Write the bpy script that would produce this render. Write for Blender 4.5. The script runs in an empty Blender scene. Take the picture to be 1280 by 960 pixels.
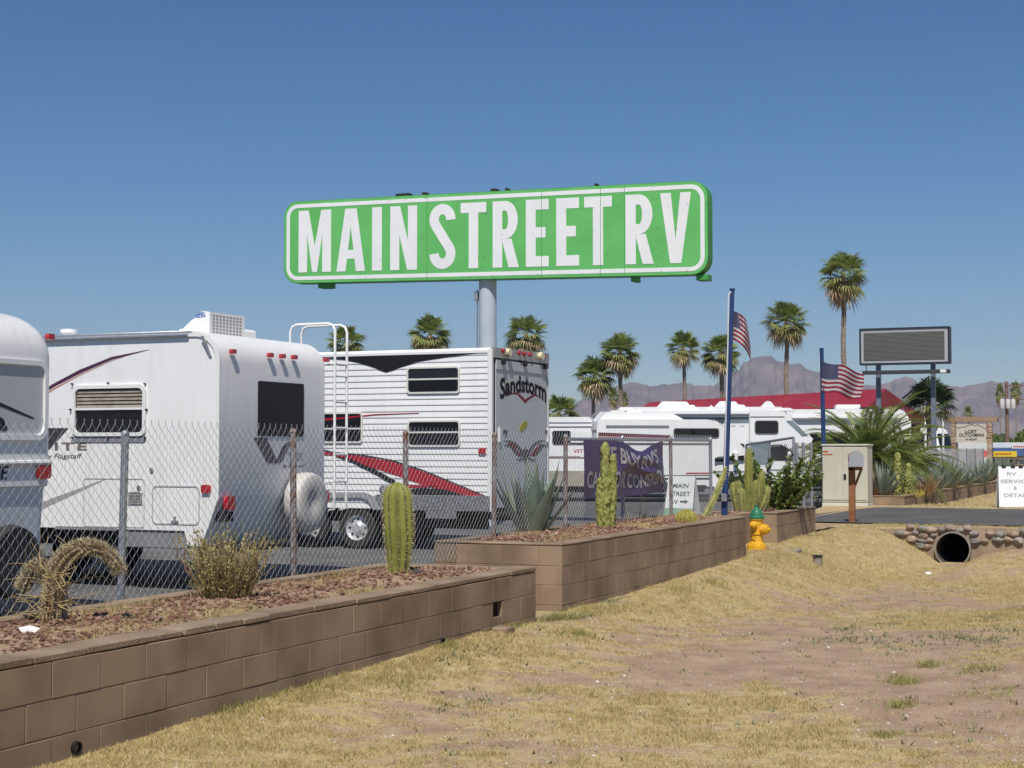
import bpy, bmesh, math, random
from mathutils import Vector, Matrix, noise
rnd = random.Random(7)
S = bpy.context.scene
C = S.collection
PI = math.pi
rad = math.radians
# ------------------------------------------------------------------ camera
# World axes: +Y runs along the street planter walls, +X points from the lot towards the street.
EYE = 1.62
TH = math.atan(.441)
PITCH = math.atan(80/1950)
cam = bpy.data.cameras.new('camera')
cam.sensor_width = 36
cam.lens = 36*1950/1280
cam.clip_start = .1
cam.clip_end = 30000
co = bpy.data.objects.new('camera', cam)
C.objects.link(co)
co.location = (0, 0, EYE)
co.rotation_euler = (PI/2+PITCH, 0, TH)
S.camera = co
# ------------------------------------------------------------------ light
sun_dir = Vector((.18, -.52, .84)).normalized()
W = bpy.data.worlds.new('World')
S.world = W
W.use_nodes = True
nt = W.node_tree
nt.nodes.clear()
sky = nt.nodes.new('ShaderNodeTexSky')
sky.sky_type = 'NISHITA'
sky.sun_disc = False
sky.sun_elevation = math.asin(sun_dir.z)
sky.sun_rotation = math.atan2(sun_dir.x, sun_dir.y)
sky.altitude = 520
sky.air_density = 1.0
sky.dust_density = .15
sky.ozone_density = 4.0
bg = nt.nodes.new('ShaderNodeBackground')
bg.inputs[1].default_value = .053
wo = nt.nodes.new('ShaderNodeOutputWorld')
hs = nt.nodes.new('ShaderNodeHueSaturation'); hs.inputs['Saturation'].default_value = 1.22
gm = nt.nodes.new('ShaderNodeGamma'); gm.inputs[1].default_value = 1.12
nt.links.new(sky.outputs[0], gm.inputs[0]); nt.links.new(gm.outputs[0], hs.inputs['Color'])
nt.links.new(hs.outputs[0], bg.inputs[0])
nt.links.new(bg.outputs[0], wo.inputs[0])
sl = bpy.data.lights.new('sun', 'SUN')
sl.energy = 4.2
sl.angle = rad(.53)
sl.color = (1, .95, .87)
so = bpy.data.objects.new('sun', sl)
C.objects.link(so)
so.rotation_euler = sun_dir.to_track_quat('Z', 'Y').to_euler()
S.view_settings.view_transform = 'Standard'
S.view_settings.look = 'None'
S.view_settings.gamma = 1
S.view_settings.exposure = .24
S.view_settings.use_curve_mapping = False
S.cycles.max_bounces = 6
S.cycles.volume_bounces = 0

# ------------------------------------------------------------------ measuring helpers (photo pixel -> point on a real plane)
_c, _s = math.cos(TH), math.sin(TH)
def _ray(px, py):
    r = (px-640)/1950; u = (480-py)/1950
    cp, sp = math.cos(PITCH), math.sin(PITCH)
    return Vector((_c*r-_s*cp+u*_s*sp, _s*r+_c*cp-u*_c*sp, sp+u*cp))
def PX(px, py, X):
    d = _ray(px, py); t = X/d.x
    return Vector((X, d.y*t, EYE+d.z*t))
def PY(px, py, Y):
    d = _ray(px, py); t = Y/d.y
    return Vector((d.x*t, Y, EYE+d.z*t))
def PZ(px, py, z):
    d = _ray(px, py); t = (z-EYE)/d.z
    return Vector((d.x*t, d.y*t, z))
def PD(px, py, D):
    d = _ray(px, py); t = D/(-_s*d.x+_c*d.y)
    return Vector((d.x*t, d.y*t, EYE+d.z*t))
def lerp(a, b, t): return a+(b-a)*t
def sst(t):
    t = max(0., min(1., t)); return t*t*(3-2*t)

# ------------------------------------------------------------------ materials
_mats = {}
def M(name, c1, c2=None, scale=4., rough=.6, metal=0., bump=0., bscale=40., spec=.4, detail=6, island=None, trans=0., coat=0., lo=.35, hi=.65, streak=None):
    if name in _mats: return _mats[name]
    m = bpy.data.materials.new(name); m.use_nodes = True
    t = m.node_tree; n = t.nodes; L = t.links
    b = n['Principled BSDF']
    b.inputs['Roughness'].default_value = rough
    b.inputs['Metallic'].default_value = metal
    b.inputs['Specular IOR Level'].default_value = spec
    if coat: b.inputs['Coat Weight'].default_value = coat
    tc = n.new('ShaderNodeTexCoord')
    col = None
    if c2 is not None:
        ns = n.new('ShaderNodeTexNoise'); ns.inputs['Scale'].default_value = scale
        ns.inputs['Detail'].default_value = detail
        L.new(tc.outputs['Object'], ns.inputs['Vector'])
        r = n.new('ShaderNodeValToRGB')
        r.color_ramp.elements[0].position = lo; r.color_ramp.elements[1].position = hi
        r.color_ramp.elements[0].color = (*c1, 1); r.color_ramp.elements[1].color = (*c2, 1)
        L.new(ns.outputs['Fac'], r.inputs[0])
        col = r.outputs[0]
    if island is not None:
        g = n.new('ShaderNodeNewGeometry')
        r2 = n.new('ShaderNodeValToRGB')
        els = r2.color_ramp.elements
        k = len(island)
        for i, cc in enumerate(island):
            e = els[i] if i < 2 else els.new(1)
        for i, cc in enumerate(island):
            els[i].position = i/max(1, k-1); els[i].color = (*cc, 1)
        L.new(g.outputs['Random Per Island'], r2.inputs[0])
        if col is None: col = r2.outputs[0]
        else:
            mx = n.new('ShaderNodeMixRGB'); mx.inputs[0].default_value = .5
            L.new(col, mx.inputs[1]); L.new(r2.outputs[0], mx.inputs[2]); col = mx.outputs[0]
    if streak:                                   # rain streaks and road dust washed down the panels
        mp = n.new('ShaderNodeMapping'); mp.inputs['Scale'].default_value = (7, 7, .35)
        L.new(tc.outputs['Object'], mp.inputs['Vector'])
        n3 = n.new('ShaderNodeTexNoise'); n3.inputs['Scale'].default_value = 1.6; n3.inputs['Detail'].default_value = 7
        L.new(mp.outputs[0], n3.inputs['Vector'])
        r3 = n.new('ShaderNodeValToRGB'); r3.color_ramp.elements[0].position = .5; r3.color_ramp.elements[1].position = .8
        r3.color_ramp.elements[0].color = (0, 0, 0, 1); r3.color_ramp.elements[1].color = (.3, .3, .3, 1)
        L.new(n3.outputs['Fac'], r3.inputs[0])
        m3 = n.new('ShaderNodeMixRGB'); L.new(r3.outputs[0], m3.inputs[0])
        if col is None: m3.inputs[1].default_value = (*c1, 1)
        else: L.new(col, m3.inputs[1])
        m3.inputs[2].default_value = (*streak, 1); col = m3.outputs[0]
    if col is None: b.inputs['Base Color'].default_value = (*c1, 1)
    else: L.new(col, b.inputs['Base Color'])
    if bump:
        nb = n.new('ShaderNodeTexNoise'); nb.inputs['Scale'].default_value = bscale; nb.inputs['Detail'].default_value = 5
        L.new(tc.outputs['Object'], nb.inputs['Vector'])
        bp = n.new('ShaderNodeBump'); bp.inputs['Strength'].default_value = bump; bp.inputs['Distance'].default_value = .02
        L.new(nb.outputs['Fac'], bp.inputs['Height'])
        L.new(bp.outputs[0], b.inputs['Normal'])
    if trans:
        tr = n.new('ShaderNodeBsdfTranslucent')
        if col is None: tr.inputs[0].default_value = (*c1, 1)
        else: L.new(col, tr.inputs[0])
        mx = n.new('ShaderNodeMixShader'); mx.inputs[0].default_value = trans
        L.new(b.outputs[0], mx.inputs[1]); L.new(tr.outputs[0], mx.inputs[2])
        L.new(mx.outputs[0], n['Material Output'].inputs['Surface'])
    _mats[name] = m
    return m

# ------------------------------------------------------------------ mesh builder
class MB:
    def __init__(s): s.v = []; s.f = []; s.mi = []; s.cur = 0
    def add(s, vs, fs):
        o = len(s.v); s.v.extend([tuple(x) for x in vs]); s.f.extend([tuple(i+o for i in f) for f in fs]); s.mi.extend([s.cur]*len(fs))
    def box(s, x0, x1, y0, y1, z0, z1, b=0., mat=None):
        if b <= 0:
            vs = [(x, y, z) for z in (z0, z1) for y in (y0, y1) for x in (x0, x1)]
            fs = [(0, 2, 3, 1), (4, 5, 7, 6), (0, 1, 5, 4), (2, 6, 7, 3), (0, 4, 6, 2), (1, 3, 7, 5)]
        else:
            b = min(b, (x1-x0)*.49, (y1-y0)*.49, (z1-z0)*.49)
            vs = []; fs = []; idx = {}
            X = (x0, x1); Y = (y0, y1); Z = (z0, z1); sg = (1, -1)
            for i in (0, 1):
                for j in (0, 1):
                    for k in (0, 1):
                        for a in range(3):
                            idx[i, j, k, a] = len(vs)
                            vs.append((X[i]+(0 if a == 0 else b*sg[i]), Y[j]+(0 if a == 1 else b*sg[j]), Z[k]+(0 if a == 2 else b*sg[k])))
            q = [(0, 0), (1, 0), (1, 1), (0, 1)]
            for i in (0, 1):
                fs.append(tuple(idx[i, j, k, 0] for j, k in (q if i else q[::-1])))
                fs.append(tuple(idx[k, i, j, 1] for j, k in (q if i else q[::-1])))
                fs.append(tuple(idx[j, k, i, 2] for j, k in (q if i else q[::-1])))
            for i in (0, 1):
                for j in (0, 1):
                    for a, mk in ((0, lambda t: (i, j, t)), (1, lambda t: (t, i, j)), (2, lambda t: (j, t, i))):
                        p, r2 = {0: (0, 1), 1: (1, 2), 2: (2, 0)}[a]
                        A, B = mk(0), mk(1)
                        fs.append((idx[(*A, p)], idx[(*B, p)], idx[(*B, r2)], idx[(*A, r2)]))
                    for k in (0, 1):
                        fs.append((idx[i, j, k, 0], idx[i, j, k, 1], idx[i, j, k, 2]))
        if mat is not None: vs = [mat @ Vector(v) for v in vs]
        s.add(vs, fs)
    def tube(s, pts, r, n=8, cap=True, rib=None, twist=0.):
        pts = [Vector(p) for p in pts]; k = len(pts)
        rs = r if isinstance(r, (list, tuple)) else [r]*k
        vs = []; fs = []; up = None
        for i, p in enumerate(pts):
            d = (pts[min(i+1, k-1)]-pts[max(i-1, 0)])
            d = d.normalized() if d.length > 1e-9 else Vector((0, 0, 1))
            if up is None:
                up = Vector((1, 0, 0)) if abs(d.x) < .8 else Vector((0, 1, 0))
            a = (up-d*up.dot(d)).normalized(); b = d.cross(a); up = a
            for j in range(n):
                t = 2*PI*j/n+twist*i
                rr = rs[i]*(rib(t, i) if rib else 1)
                vs.append(p+a*(rr*math.cos(t))+b*(rr*math.sin(t)))
        for i in range(k-1):
            for j in range(n):
                j2 = (j+1) % n
                fs.append((i*n+j, i*n+j2, (i+1)*n+j2, (i+1)*n+j))
        if cap:
            fs.append(tuple(range(n))[::-1]); fs.append(tuple((k-1)*n+j for j in range(n)))
        s.add(vs, fs)
    def lathe(s, o, prof, n=20, axis=None, cap=True):
        o = Vector(o); ax = Vector(axis or (0, 0, 1)).normalized()
        a = ax.orthogonal().normalized(); b = ax.cross(a)
        vs = []; fs = []
        for r, z in prof:
            for j in range(n):
                t = 2*PI*j/n
                vs.append(o+ax*z+a*(r*math.cos(t))+b*(r*math.sin(t)))
        k = len(prof)
        for i in range(k-1):
            for j in range(n):
                j2 = (j+1) % n
                fs.append((i*n+j, i*n+j2, (i+1)*n+j2, (i+1)*n+j))
        if cap:
            fs.append(tuple(range(n))[::-1]); fs.append(tuple((k-1)*n+j for j in range(n)))
        s.add(vs, fs)
    def prism(s, pts, d):            # polygon of 3D points swept by vector d
        pts = [Vector(p) for p in pts]; d = Vector(d); n = len(pts)
        vs = pts+[p+d for p in pts]
        fs = [tuple(range(n))[::-1], tuple(range(n, 2*n))]
        for i in range(n):
            j = (i+1) % n; fs.append((i, j, n+j, n+i))
        s.add(vs, fs)
    def blob(s, c, r, seed=0, sub=1, jit=.25):
        bm = bmesh.new(); bmesh.ops.create_icosphere(bm, subdivisions=sub, radius=1)
        rr = random.Random(seed)
        vs = []
        for v in bm.verts:
            k = 1+rr.uniform(-jit, jit)
            vs.append((c[0]+v.co.x*r[0]*k, c[1]+v.co.y*r[1]*k, c[2]+v.co.z*r[2]*k))
        fs = [tuple(v.index for v in f.verts) for f in bm.faces]
        bm.free(); s.add(vs, fs)
    def build(s, name, mat, parent=None, smooth=None, local=False, recalc=True):
        me = bpy.data.meshes.new(name)
        v = s.v
        if parent is not None and not local:
            o = WL[parent.name]; v = [(p[0]-o[0], p[1]-o[1], p[2]-o[2]) for p in v]
        me.from_pydata(v, [], s.f)
        ms = mat if isinstance(mat, (list, tuple)) else [mat]
        for m in ms: me.materials.append(m)
        if len(ms) > 1: me.polygons.foreach_set('material_index', s.mi)
        if recalc and len(s.f) < 30000:
            bm = bmesh.new(); bm.from_mesh(me); bmesh.ops.recalc_face_normals(bm, faces=bm.faces); bm.to_mesh(me); bm.free()
        if smooth is not None:
            me.shade_smooth(); me.set_sharp_from_angle(angle=rad(smooth))
        me.update()
        ob = bpy.data.objects.new(name, me); C.objects.link(ob)
        if parent is not None:
            ob.parent = parent; WL[ob.name] = WL[parent.name]
        else: WL[ob.name] = (0, 0, 0)
        return ob
WL = {}
def tag(o, label, cat, group=None):
    o['label'] = label; o['category'] = cat
    if group: o['group'] = group
    return o
def thing(name, label, cat, loc=(0, 0, 0), rz=0., group=None):
    o = bpy.data.objects.new(name, None); C.objects.link(o)
    o.empty_display_size = .1
    o.location = loc; o.rotation_euler = (0, 0, rz)
    WL[o.name] = tuple(loc)
    return tag(o, label, cat, group)
def setting(o, kind='structure'):
    o['kind'] = kind; return o
def copy_tree(o, loc=None, rz=None, sc=None, label=None, parent=None):
    c = o.copy(); C.objects.link(c)
    if parent is not None: c.parent = parent
    if loc is not None: c.location = loc
    if rz is not None: c.rotation_euler = (0, 0, rz)
    if sc is not None: c.scale = sc if isinstance(sc, (tuple, list)) else (sc, sc, sc)
    if label: c['label'] = label
    for ch in list(o.children): copy_tree(ch, parent=c)
    return c
# frames for flat work on a face: u, v in the face, d outwards
class FR:
    def __init__(s, o, a, b, n): s.o = Vector(o); s.a = Vector(a); s.b = Vector(b); s.n = Vector(n)
    def p(s, u, v, d=0.): return s.o+s.a*u+s.b*v+s.n*d
def SIDE(y): return FR((0, y, 0), (1, 0, 0), (0, 0, 1), (0, -1, 0))
def REAR(x): return FR((x, 0, 0), (0, 1, 0), (0, 0, 1), (1, 0, 0))
def plate(mb, fr, pts, d0, d1):
    mb.prism([fr.p(u, v, d0) for u, v in pts], fr.n*(d1-d0))
def rr(u0, u1, v0, v1, r, seg=4):
    out = []
    for cx, cy, a0 in ((u1-r, v1-r, 0), (u0+r, v1-r, 90), (u0+r, v0+r, 180), (u1-r, v0+r, 270)):
        for i in range(seg+1):
            t = rad(a0+90*i/seg); out.append((cx+r*math.cos(t), cy+r*math.sin(t)))
    return out
def ring(mb, fr, A, B, d0, d1):
    n = len(A)
    vs = [fr.p(*p, d1) for p in A]+[fr.p(*p, d1) for p in B]+[fr.p(*p, d0) for p in A]+[fr.p(*p, d0) for p in B]
    fs = []
    for i in range(n):
        j = (i+1) % n
        fs += [(i, j, n+j, n+i), (2*n+i, 2*n+j, j, i), (n+i, n+j, 3*n+j, 3*n+i), (3*n+i, 3*n+j, 2*n+j, 2*n+i)]
    mb.add(vs, fs)
def strip(mb, fr, A, B, d0, d1):   # band between two open polylines
    n = len(A)
    vs = [fr.p(*p, d1) for p in A]+[fr.p(*p, d1) for p in B]+[fr.p(*p, d0) for p in A]+[fr.p(*p, d0) for p in B]
    fs = [(0, n, 3*n, 2*n), (n-1, 3*n-1, 4*n-1, 2*n-1)]
    for i in range(n-1):
        j = i+1
        fs += [(i, j, n+j, n+i), (2*n+i, 2*n+j, j, i), (n+i, n+j, 3*n+j, 3*n+i), (3*n+i, 3*n+j, 2*n+j, 2*n+i)]
    mb.add(vs, fs)
def disc(u, v, r, n=16, ry=None): return [(u+r*math.cos(2*PI*i/n), v+(ry or r)*math.sin(2*PI*i/n)) for i in range(n)]
_txt = {}
def text2d(s, bold=0., shear=0., spacing=1.):
    k = (s, bold, shear, spacing)
    if k not in _txt:
        cu = bpy.data.curves.new('txt', 'FONT'); cu.body = s; cu.size = 1; cu.offset = bold; cu.shear = shear
        cu.space_character = spacing; cu.resolution_u = 3
        o = bpy.data.objects.new('txt', cu); C.objects.link(o)
        dg = bpy.context.evaluated_depsgraph_get()
        me = bpy.data.meshes.new_from_object(o.evaluated_get(dg))
        vs = [(v.co.x, v.co.y) for v in me.vertices]; fs = [tuple(p.vertices) for p in me.polygons]
        bpy.data.objects.remove(o); bpy.data.curves.remove(cu); bpy.data.meshes.remove(me)
        x0 = min(v[0] for v in vs); x1 = max(v[0] for v in vs); y0 = min(v[1] for v in vs); y1 = max(v[1] for v in vs)
        _txt[k] = ([((a-x0)/(x1-x0), (b-y0)/(y1-y0)) for a, b in vs], fs)
    return _txt[k]
def lettering(mb, fr, s, u0, u1, v0, v1, d=.003, bold=0., shear=0., warp=None, spacing=1.):
    vs, fs = text2d(s, bold, shear, spacing)
    out = []
    for a, b in vs:
        u = lerp(u0, u1, a); v = lerp(v0, v1, b); dd = d
        if warp:
            w = warp(a, b, u, v); u, v = w[0], w[1]
            if len(w) > 2: dd = d+w[2]
        out.append(fr.p(u, v, dd))
    mb.add(out, fs)

# common materials
WHITE = M('white_gelcoat', (.84, .84, .83), (.79, .79, .78), 1.2, .35, spec=.5, bump=.05, bscale=4, streak=(.60, .57, .51))
WHITE2 = M('white_fiberglass', (.82, .82, .81), (.77, .77, .76), 1.5, .3, spec=.5, coat=.2, bump=.05, bscale=4, streak=(.52, .50, .46))
PLASTIC = M('white_plastic', (.78, .78, .76), rough=.45)
BLACKR = M('black_rubber', (.022, .022, .022), (.035, .034, .033), 8, .8)
GLASS = M('dark_tinted_glass', (.008, .009, .011), rough=.06, spec=.6)
BLK = M('black_paint', (.012, .012, .013), rough=.45)
CHASSIS = M('dark_chassis_metal', (.016, .016, .017), (.03, .028, .026), 6, .75)
ALU = M('bare_aluminium', (.62, .62, .62), (.5, .5, .5), 8, .35, metal=.8)
GALV = M('galvanised_steel', (.42, .44, .46), (.33, .34, .36), 12, .45, metal=.6)
RUSTP = M('rusty_steel', (.20, .085, .05), (.33, .33, .34), 9, .7, metal=.2)
REDL = M('red_lens', (.42, .008, .015), rough=.2, spec=.6, coat=.4)
CREAM = M('cream_lens', (.75, .66, .42), rough=.3)
CHROME = M('chrome', (.75, .75, .75), rough=.32, metal=.55)
GREYP = M('mid_grey_paint', (.23, .24, .25), (.2, .21, .22), 4, .5)
RED = M('red_decal', (.38, .015, .03), rough=.4)
MAROON = M('maroon_decal', (.10, .008, .022), rough=.4)
SILVERD = M('silver_decal', (.34, .33, .33), rough=.4)
# ================================================================== SETTING
import numpy as np
LOT_Z = -.12
DRIVE_Z = .1
def fbm(x, y, sc, oc=4, z=0.):
    return noise.fractal(Vector((x*sc, y*sc, z)), 1., 2., oc)
PIPE = (-4.31, 30.3, -.29)
def interp(v, tab):
    if v <= tab[0][0]: return tab[0][1]
    for (a, b), (c, d) in zip(tab, tab[1:]):
        if v <= c: return lerp(b, d, (v-a)/(c-a))
    return tab[-1][1]
def edge_z(y): return interp(y, [(6, -.05), (9, .02), (12, .09), (13.6, .04), (14.75, -.05), (18, .0), (21.8, .07), (25.5, .04), (28, .08)])
def gh(x, y):
    a = sst((y-10)/18); depth = .14+.44*a
    wall = -5.9 if y < 22 else lerp(-5.9, -6.4, sst((y-22)/4))
    t = sst((x-wall)/(1.7-.3*a))
    t *= 1-.42*sst((x+3.7)/4.5)
    z = edge_z(y)-(depth+edge_z(y)-.05)*t
    z += .02*fbm(x, y, .9, 3)+.011*fbm(x, y, 4.2, 3)
    if y > 25.5 and x < 3:                       # banks close round the pipe mouth
        d = x-PIPE[0]
        bk = interp(d, [(-1.6, .08), (-1.0, -.12), (-.55, -.36), (-.3, -.55), (.3, -.55), (.55, -.38), (1.0, -.27), (2.5, -.18), (4, -.05)])+.015*fbm(x, y, 3, 2)
        z = lerp(z, bk, sst((y-25.8)/4.0))
    if y > 27:                                   # embankment of the driveway
        d = abs(x+4.31)
        if x < -4.31: e = lerp(sst((y-30.6)/.03), sst((y-28.6)/2.7), sst((d-1.0)/.7))
        else: e = lerp(sst((y-30.6)/.03), sst((y-29.5)/1.9), sst((d-3.4)/.8))
        z = lerp(z, .085+.01*fbm(x, y, 1.1, 2), e)
    if 31.9 < y < 41.: z = .05
    if y > 42.6: z -= .16*sst((y-42.6)/5)
    lotx = -7.25 if y < 28.3 else (-9.8 if y > 40.9 else -9.0)
    z = lerp(LOT_Z-.15, z, sst((x-lotx)/.3))
    return z
def axis(spec):
    out = []
    for a, b, st in spec:
        n = max(1, round((b-a)/st)); out += [a+(b-a)*i/n for i in range(n)]
    return out+[spec[-1][1]]
gx = axis([(-7000, -600, 1600), (-600, -60, 180), (-60, -10, 10), (-10, -7.3, .9), (-7.3, -6.9, .1), (-6.9, 5, .13), (5, 16, .8), (16, 60, 11), (60, 600, 180), (600, 7000, 1600)])
gy = axis([(-7000, -400, 1650), (-400, -20, 95), (-20, 4, 3), (4, 30.58, .13), (30.58, 30.66, .04), (30.66, 33, .3), (33, 48, 1), (48, 100, 8), (100, 700, 150), (700, 7000, 1575)])
SPOTS = [(PZ(*p, -.15), r, k) for p, r, k in [((1080, 820), 1.7, -.9), ((1180, 900), 1.2, -.7), ((930, 790), 1.0, -.45), ((1120, 735), 1.2, -.7), ((470, 905), .55, -.7), ((820, 850), .6, -.6), ((720, 790), .45, -.5), ((620, 860), .35, -.5), ((1180, 768), .9, .8), ((960, 880), .5, .5), ((820, 950), .8, .5), ((300, 930), .7, .5), ((560, 860), .5, .3), ((1040, 690), 1.2, .7), ((1230, 700), .8, .4), ((700, 900), .6, .3)]]
def straw(x, y):
    v = .56+.42*fbm(x+3, y, .55, 4)+.4*fbm(x, y, 5, 3, 9.)+.35*fbm(x, y, 2.2, 3, 4.)
    for p, r, k in SPOTS:
        d2 = ((x-p.x)**2+(y-p.y)**2*.45)/(r*r)
        if d2 < 6: v += k*.62*math.exp(-d2)
    v += .28*math.exp(-((x+5.4)/.7)**2)
    return max(0., min(1., v))
vs = [(x, y, gh(x, y)) for y in gy for x in gx]
nx = len(gx)
fs = []
for j in range(len(gy)-1):
    for i in range(nx-1):
        xm = (gx[i]+gx[i+1])/2; ym = (gy[j]+gy[j+1])/2
        if abs(xm-PIPE[0]) < .34 and 30.56 < ym < 30.68: continue   # mouth of the culvert
        fs.append((j*nx+i, j*nx+i+1, (j+1)*nx+i+1, (j+1)*nx+i))
me = bpy.data.meshes.new('ground'); me.from_pydata(vs, [], fs); me.shade_smooth()
at_ = me.attributes.new('straw', 'FLOAT', 'POINT')
at_.data.foreach_set('value', [straw(v[0], v[1]) if abs(v[0]) < 30 and -5 < v[1] < 90 else .6 for v in vs])
ground = bpy.data.objects.new('ground', me); C.objects.link(ground); setting(ground)
m = bpy.data.materials.new('dry_earth'); m.use_nodes = True
n = m.node_tree.nodes; L = m.node_tree.links; b = n['Principled BSDF']; b.inputs['Roughness'].default_value = .95; b.inputs['Specular IOR Level'].default_value = .15
tc = n.new('ShaderNodeTexCoord')
def _noise(sc, det=6):
    k = n.new('ShaderNodeTexNoise'); k.inputs['Scale'].default_value = sc; k.inputs['Detail'].default_value = det
    L.new(tc.outputs['Object'], k.inputs['Vector']); return k
def _ramp(src, p0, c0, p1, c1):
    r = n.new('ShaderNodeValToRGB'); r.color_ramp.elements[0].position = p0; r.color_ramp.elements[1].position = p1
    r.color_ramp.elements[0].color = (*c0, 1); r.color_ramp.elements[1].color = (*c1, 1); L.new(src, r.inputs[0]); return r
dirt0 = _ramp(_noise(3.5, 10).outputs[0], .3, (.335, .235, .165), .7, (.485, .36, .255))
spk = _ramp(_noise(95, 4).outputs[0], .30, (.42, .38, .34), .66, (1.12, 1.1, 1.06))
dirt = n.new('ShaderNodeMixRGB'); dirt.blend_type = 'MULTIPLY'; dirt.inputs[0].default_value = .75; L.new(dirt0.outputs[0], dirt.inputs[1]); L.new(spk.outputs[0], dirt.inputs[2])
strw = _ramp(_noise(14, 8).outputs[0], .3, (.36, .275, .13), .7, (.53, .42, .22))
at_n = n.new('ShaderNodeAttribute'); at_n.attribute_name = 'straw'
ad = n.new('ShaderNodeMath'); ad.operation = 'ADD'
sub = n.new('ShaderNodeMath'); sub.operation = 'SUBTRACT'; sub.inputs[1].default_value = .5
L.new(_noise(22, 8).outputs[0], sub.inputs[0]); L.new(sub.outputs[0], ad.inputs[0]); L.new(at_n.outputs['Fac'], ad.inputs[1])
fr_ = _ramp(ad.outputs[0], .32, (0, 0, 0), .62, (1, 1, 1))
mx = n.new('ShaderNodeMixRGB'); L.new(fr_.outputs[0], mx.inputs[0]); L.new(dirt.outputs[0], mx.inputs[1]); L.new(strw.outputs[0], mx.inputs[2])
L.new(mx.outputs[0], b.inputs['Base Color'])
bp = n.new('ShaderNodeBump'); bp.inputs['Strength'].default_value = .7; bp.inputs['Distance'].default_value = .03
L.new(_noise(45, 8).outputs[0], bp.inputs['Height']); L.new(bp.outputs[0], b.inputs['Normal'])
me.materials.append(m)

def sheet(name, quads, mat):
    mb = MB()
    for q in quads: mb.add(q, [tuple(range(len(q)))])
    return setting(mb.build(name, mat))
ASPH = M('old_asphalt', (.095, .096, .098), (.14, .138, .133), 1.3, .9, bump=.5, bscale=160, spec=.2)
ASPH2 = M('driveway_asphalt', (.085, .082, .08), (.12, .115, .11), 1.0, .9, bump=.5, bscale=150, spec=.2)
sheet('parking_lot', [[(-7.33, -15, LOT_Z), (-7.33, 28.4, LOT_Z), (-9.6, 28.4, LOT_Z), (-9.6, 140, LOT_Z), (-120, 140, LOT_Z), (-120, -15, LOT_Z)]], ASPH)
dv = MB()
dxs = [-9.62, -8.6, -7.4, 9]; dzs = [LOT_Z+.004, -.03, DRIVE_Z, DRIVE_Z]
def edge(x, base, k): return base+.06*noise.noise(Vector((x*1.3, k, 0)))
N = 90
pv = []
for i in range(N+1):
    x = lerp(-9.62, 9, i/N)
    z = DRIVE_Z if x > -7.4 else lerp(LOT_Z+.004, DRIVE_Z, sst((x+9.62)/2.2))
    pv.append((x, edge(x, 32.05, 1), z)); pv.append((x, edge(x, 40.7, 5), z))
dv.add(pv, [(2*i, 2*i+2, 2*i+3, 2*i+1) for i in range(N)])
setting(dv.build('driveway', ASPH2))
PAINT = M('worn_white_paint', (.62, .62, .60), (.3, .3, .3), 9, .8, lo=.45, hi=.75)
for k, (p, q) in enumerate([((705, 598), (726, 593)), ((715, 648), (798, 646)), ((790, 645), (850, 643)), ((690, 611), (716, 611))]):
    a_, b_ = PZ(*p, LOT_Z+.005), PZ(*q, LOT_Z+.005)
    d_ = (b_-a_).normalized(); w_ = Vector((-d_.y, d_.x, 0))*.05
    mb = MB(); mb.add([a_-w_, b_-w_, b_+w_, a_+w_], [(0, 1, 2, 3)]); setting(mb.build('parking_line', PAINT))

# ------------------------------------------------------------------ mountains
prof = [(560, 556), (650, 548), (690, 530), (705, 515), (720, 500), (745, 490), (775, 478), (790, 473), (815, 480), (830, 478), (850, 474), (870, 478), (890, 478), (905, 470), (920, 460), (935, 447), (950, 441), (962, 440), (975, 447), (990, 452), (1000, 450), (1010, 458), (1025, 462), (1035, 470), (1060, 476), (1080, 478), (1100, 478), (1120, 470), (1134, 466), (1150, 474), (1175, 478), (1200, 480), (1230, 475), (1250, 472), (1265, 476), (1290, 474), (1350, 480), (1450, 500), (1600, 540), (1700, 556)]
def pr(px):
    for (a, b_), (c_, d_) in zip(prof, prof[1:]):
        if a <= px <= c_: return lerp(b_, d_, (px-a)/(c_-a))
    return 556
vs = []; fs = []
NC, NR = 380, 46
for i in range(NC):
    px = lerp(560, 1700, i/(NC-1))
    tx = (px-640)/1950
    for j in range(NR):
        t = j/(NR-1); D = lerp(3900, 6100, t)
        top = (560-pr(px))/1950*5400
        jag = .05*noise.fractal(Vector((px*.09, 0, 1)), 1, 2, 5)
        up = min(1, t/.68) if t < .68 else max(0, 1-(t-.68)/.32)
        base = top*(up**1.35)*(1+jag)
        rid = noise.ridged_multi_fractal(Vector((px*.014+D*.0006, D*.0022-px*.004, 3.)), 1., 2.1, 7, 1., 2.)
        z = base*(1+.0)+ (rid-1.1)*top*.22*math.sin(PI*min(1, t/.68))*(1 if t < .68 else 0)
        Xc = tx*D
        vs.append((_c*Xc-_s*D, _s*Xc+_c*D, max(-5, z-4)))
for i in range(NC-1):
    for j in range(NR-1):
        fs.append((i*NR+j, (i+1)*NR+j, (i+1)*NR+j+1, i*NR+j+1))
mb = MB(); mb.add(vs, fs)
hills = setting(mb.build('mountains', M('desert_rock', (.15, .115, .095), (.25, .19, .15), .006, .95, bump=0, detail=10, spec=.1), recalc=False))

# ------------------------------------------------------------------ haze
mb = MB(); mb.box(-6900, 6900, -6900, 6900, -8, 520)
hz = bpy.data.materials.new('thin_air'); hz.use_nodes = True
hn = hz.node_tree.nodes; hn.clear()
pvn = hn.new('ShaderNodeVolumePrincipled'); ho = hn.new('ShaderNodeOutputMaterial')
pvn.inputs['Color'].default_value = (.55, .66, .95, 1); pvn.inputs['Density'].default_value = .0001
hz.node_tree.links.new(pvn.outputs[0], ho.inputs['Volume'])
haze = setting(mb.build('haze', hz), 'stuff')

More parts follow.
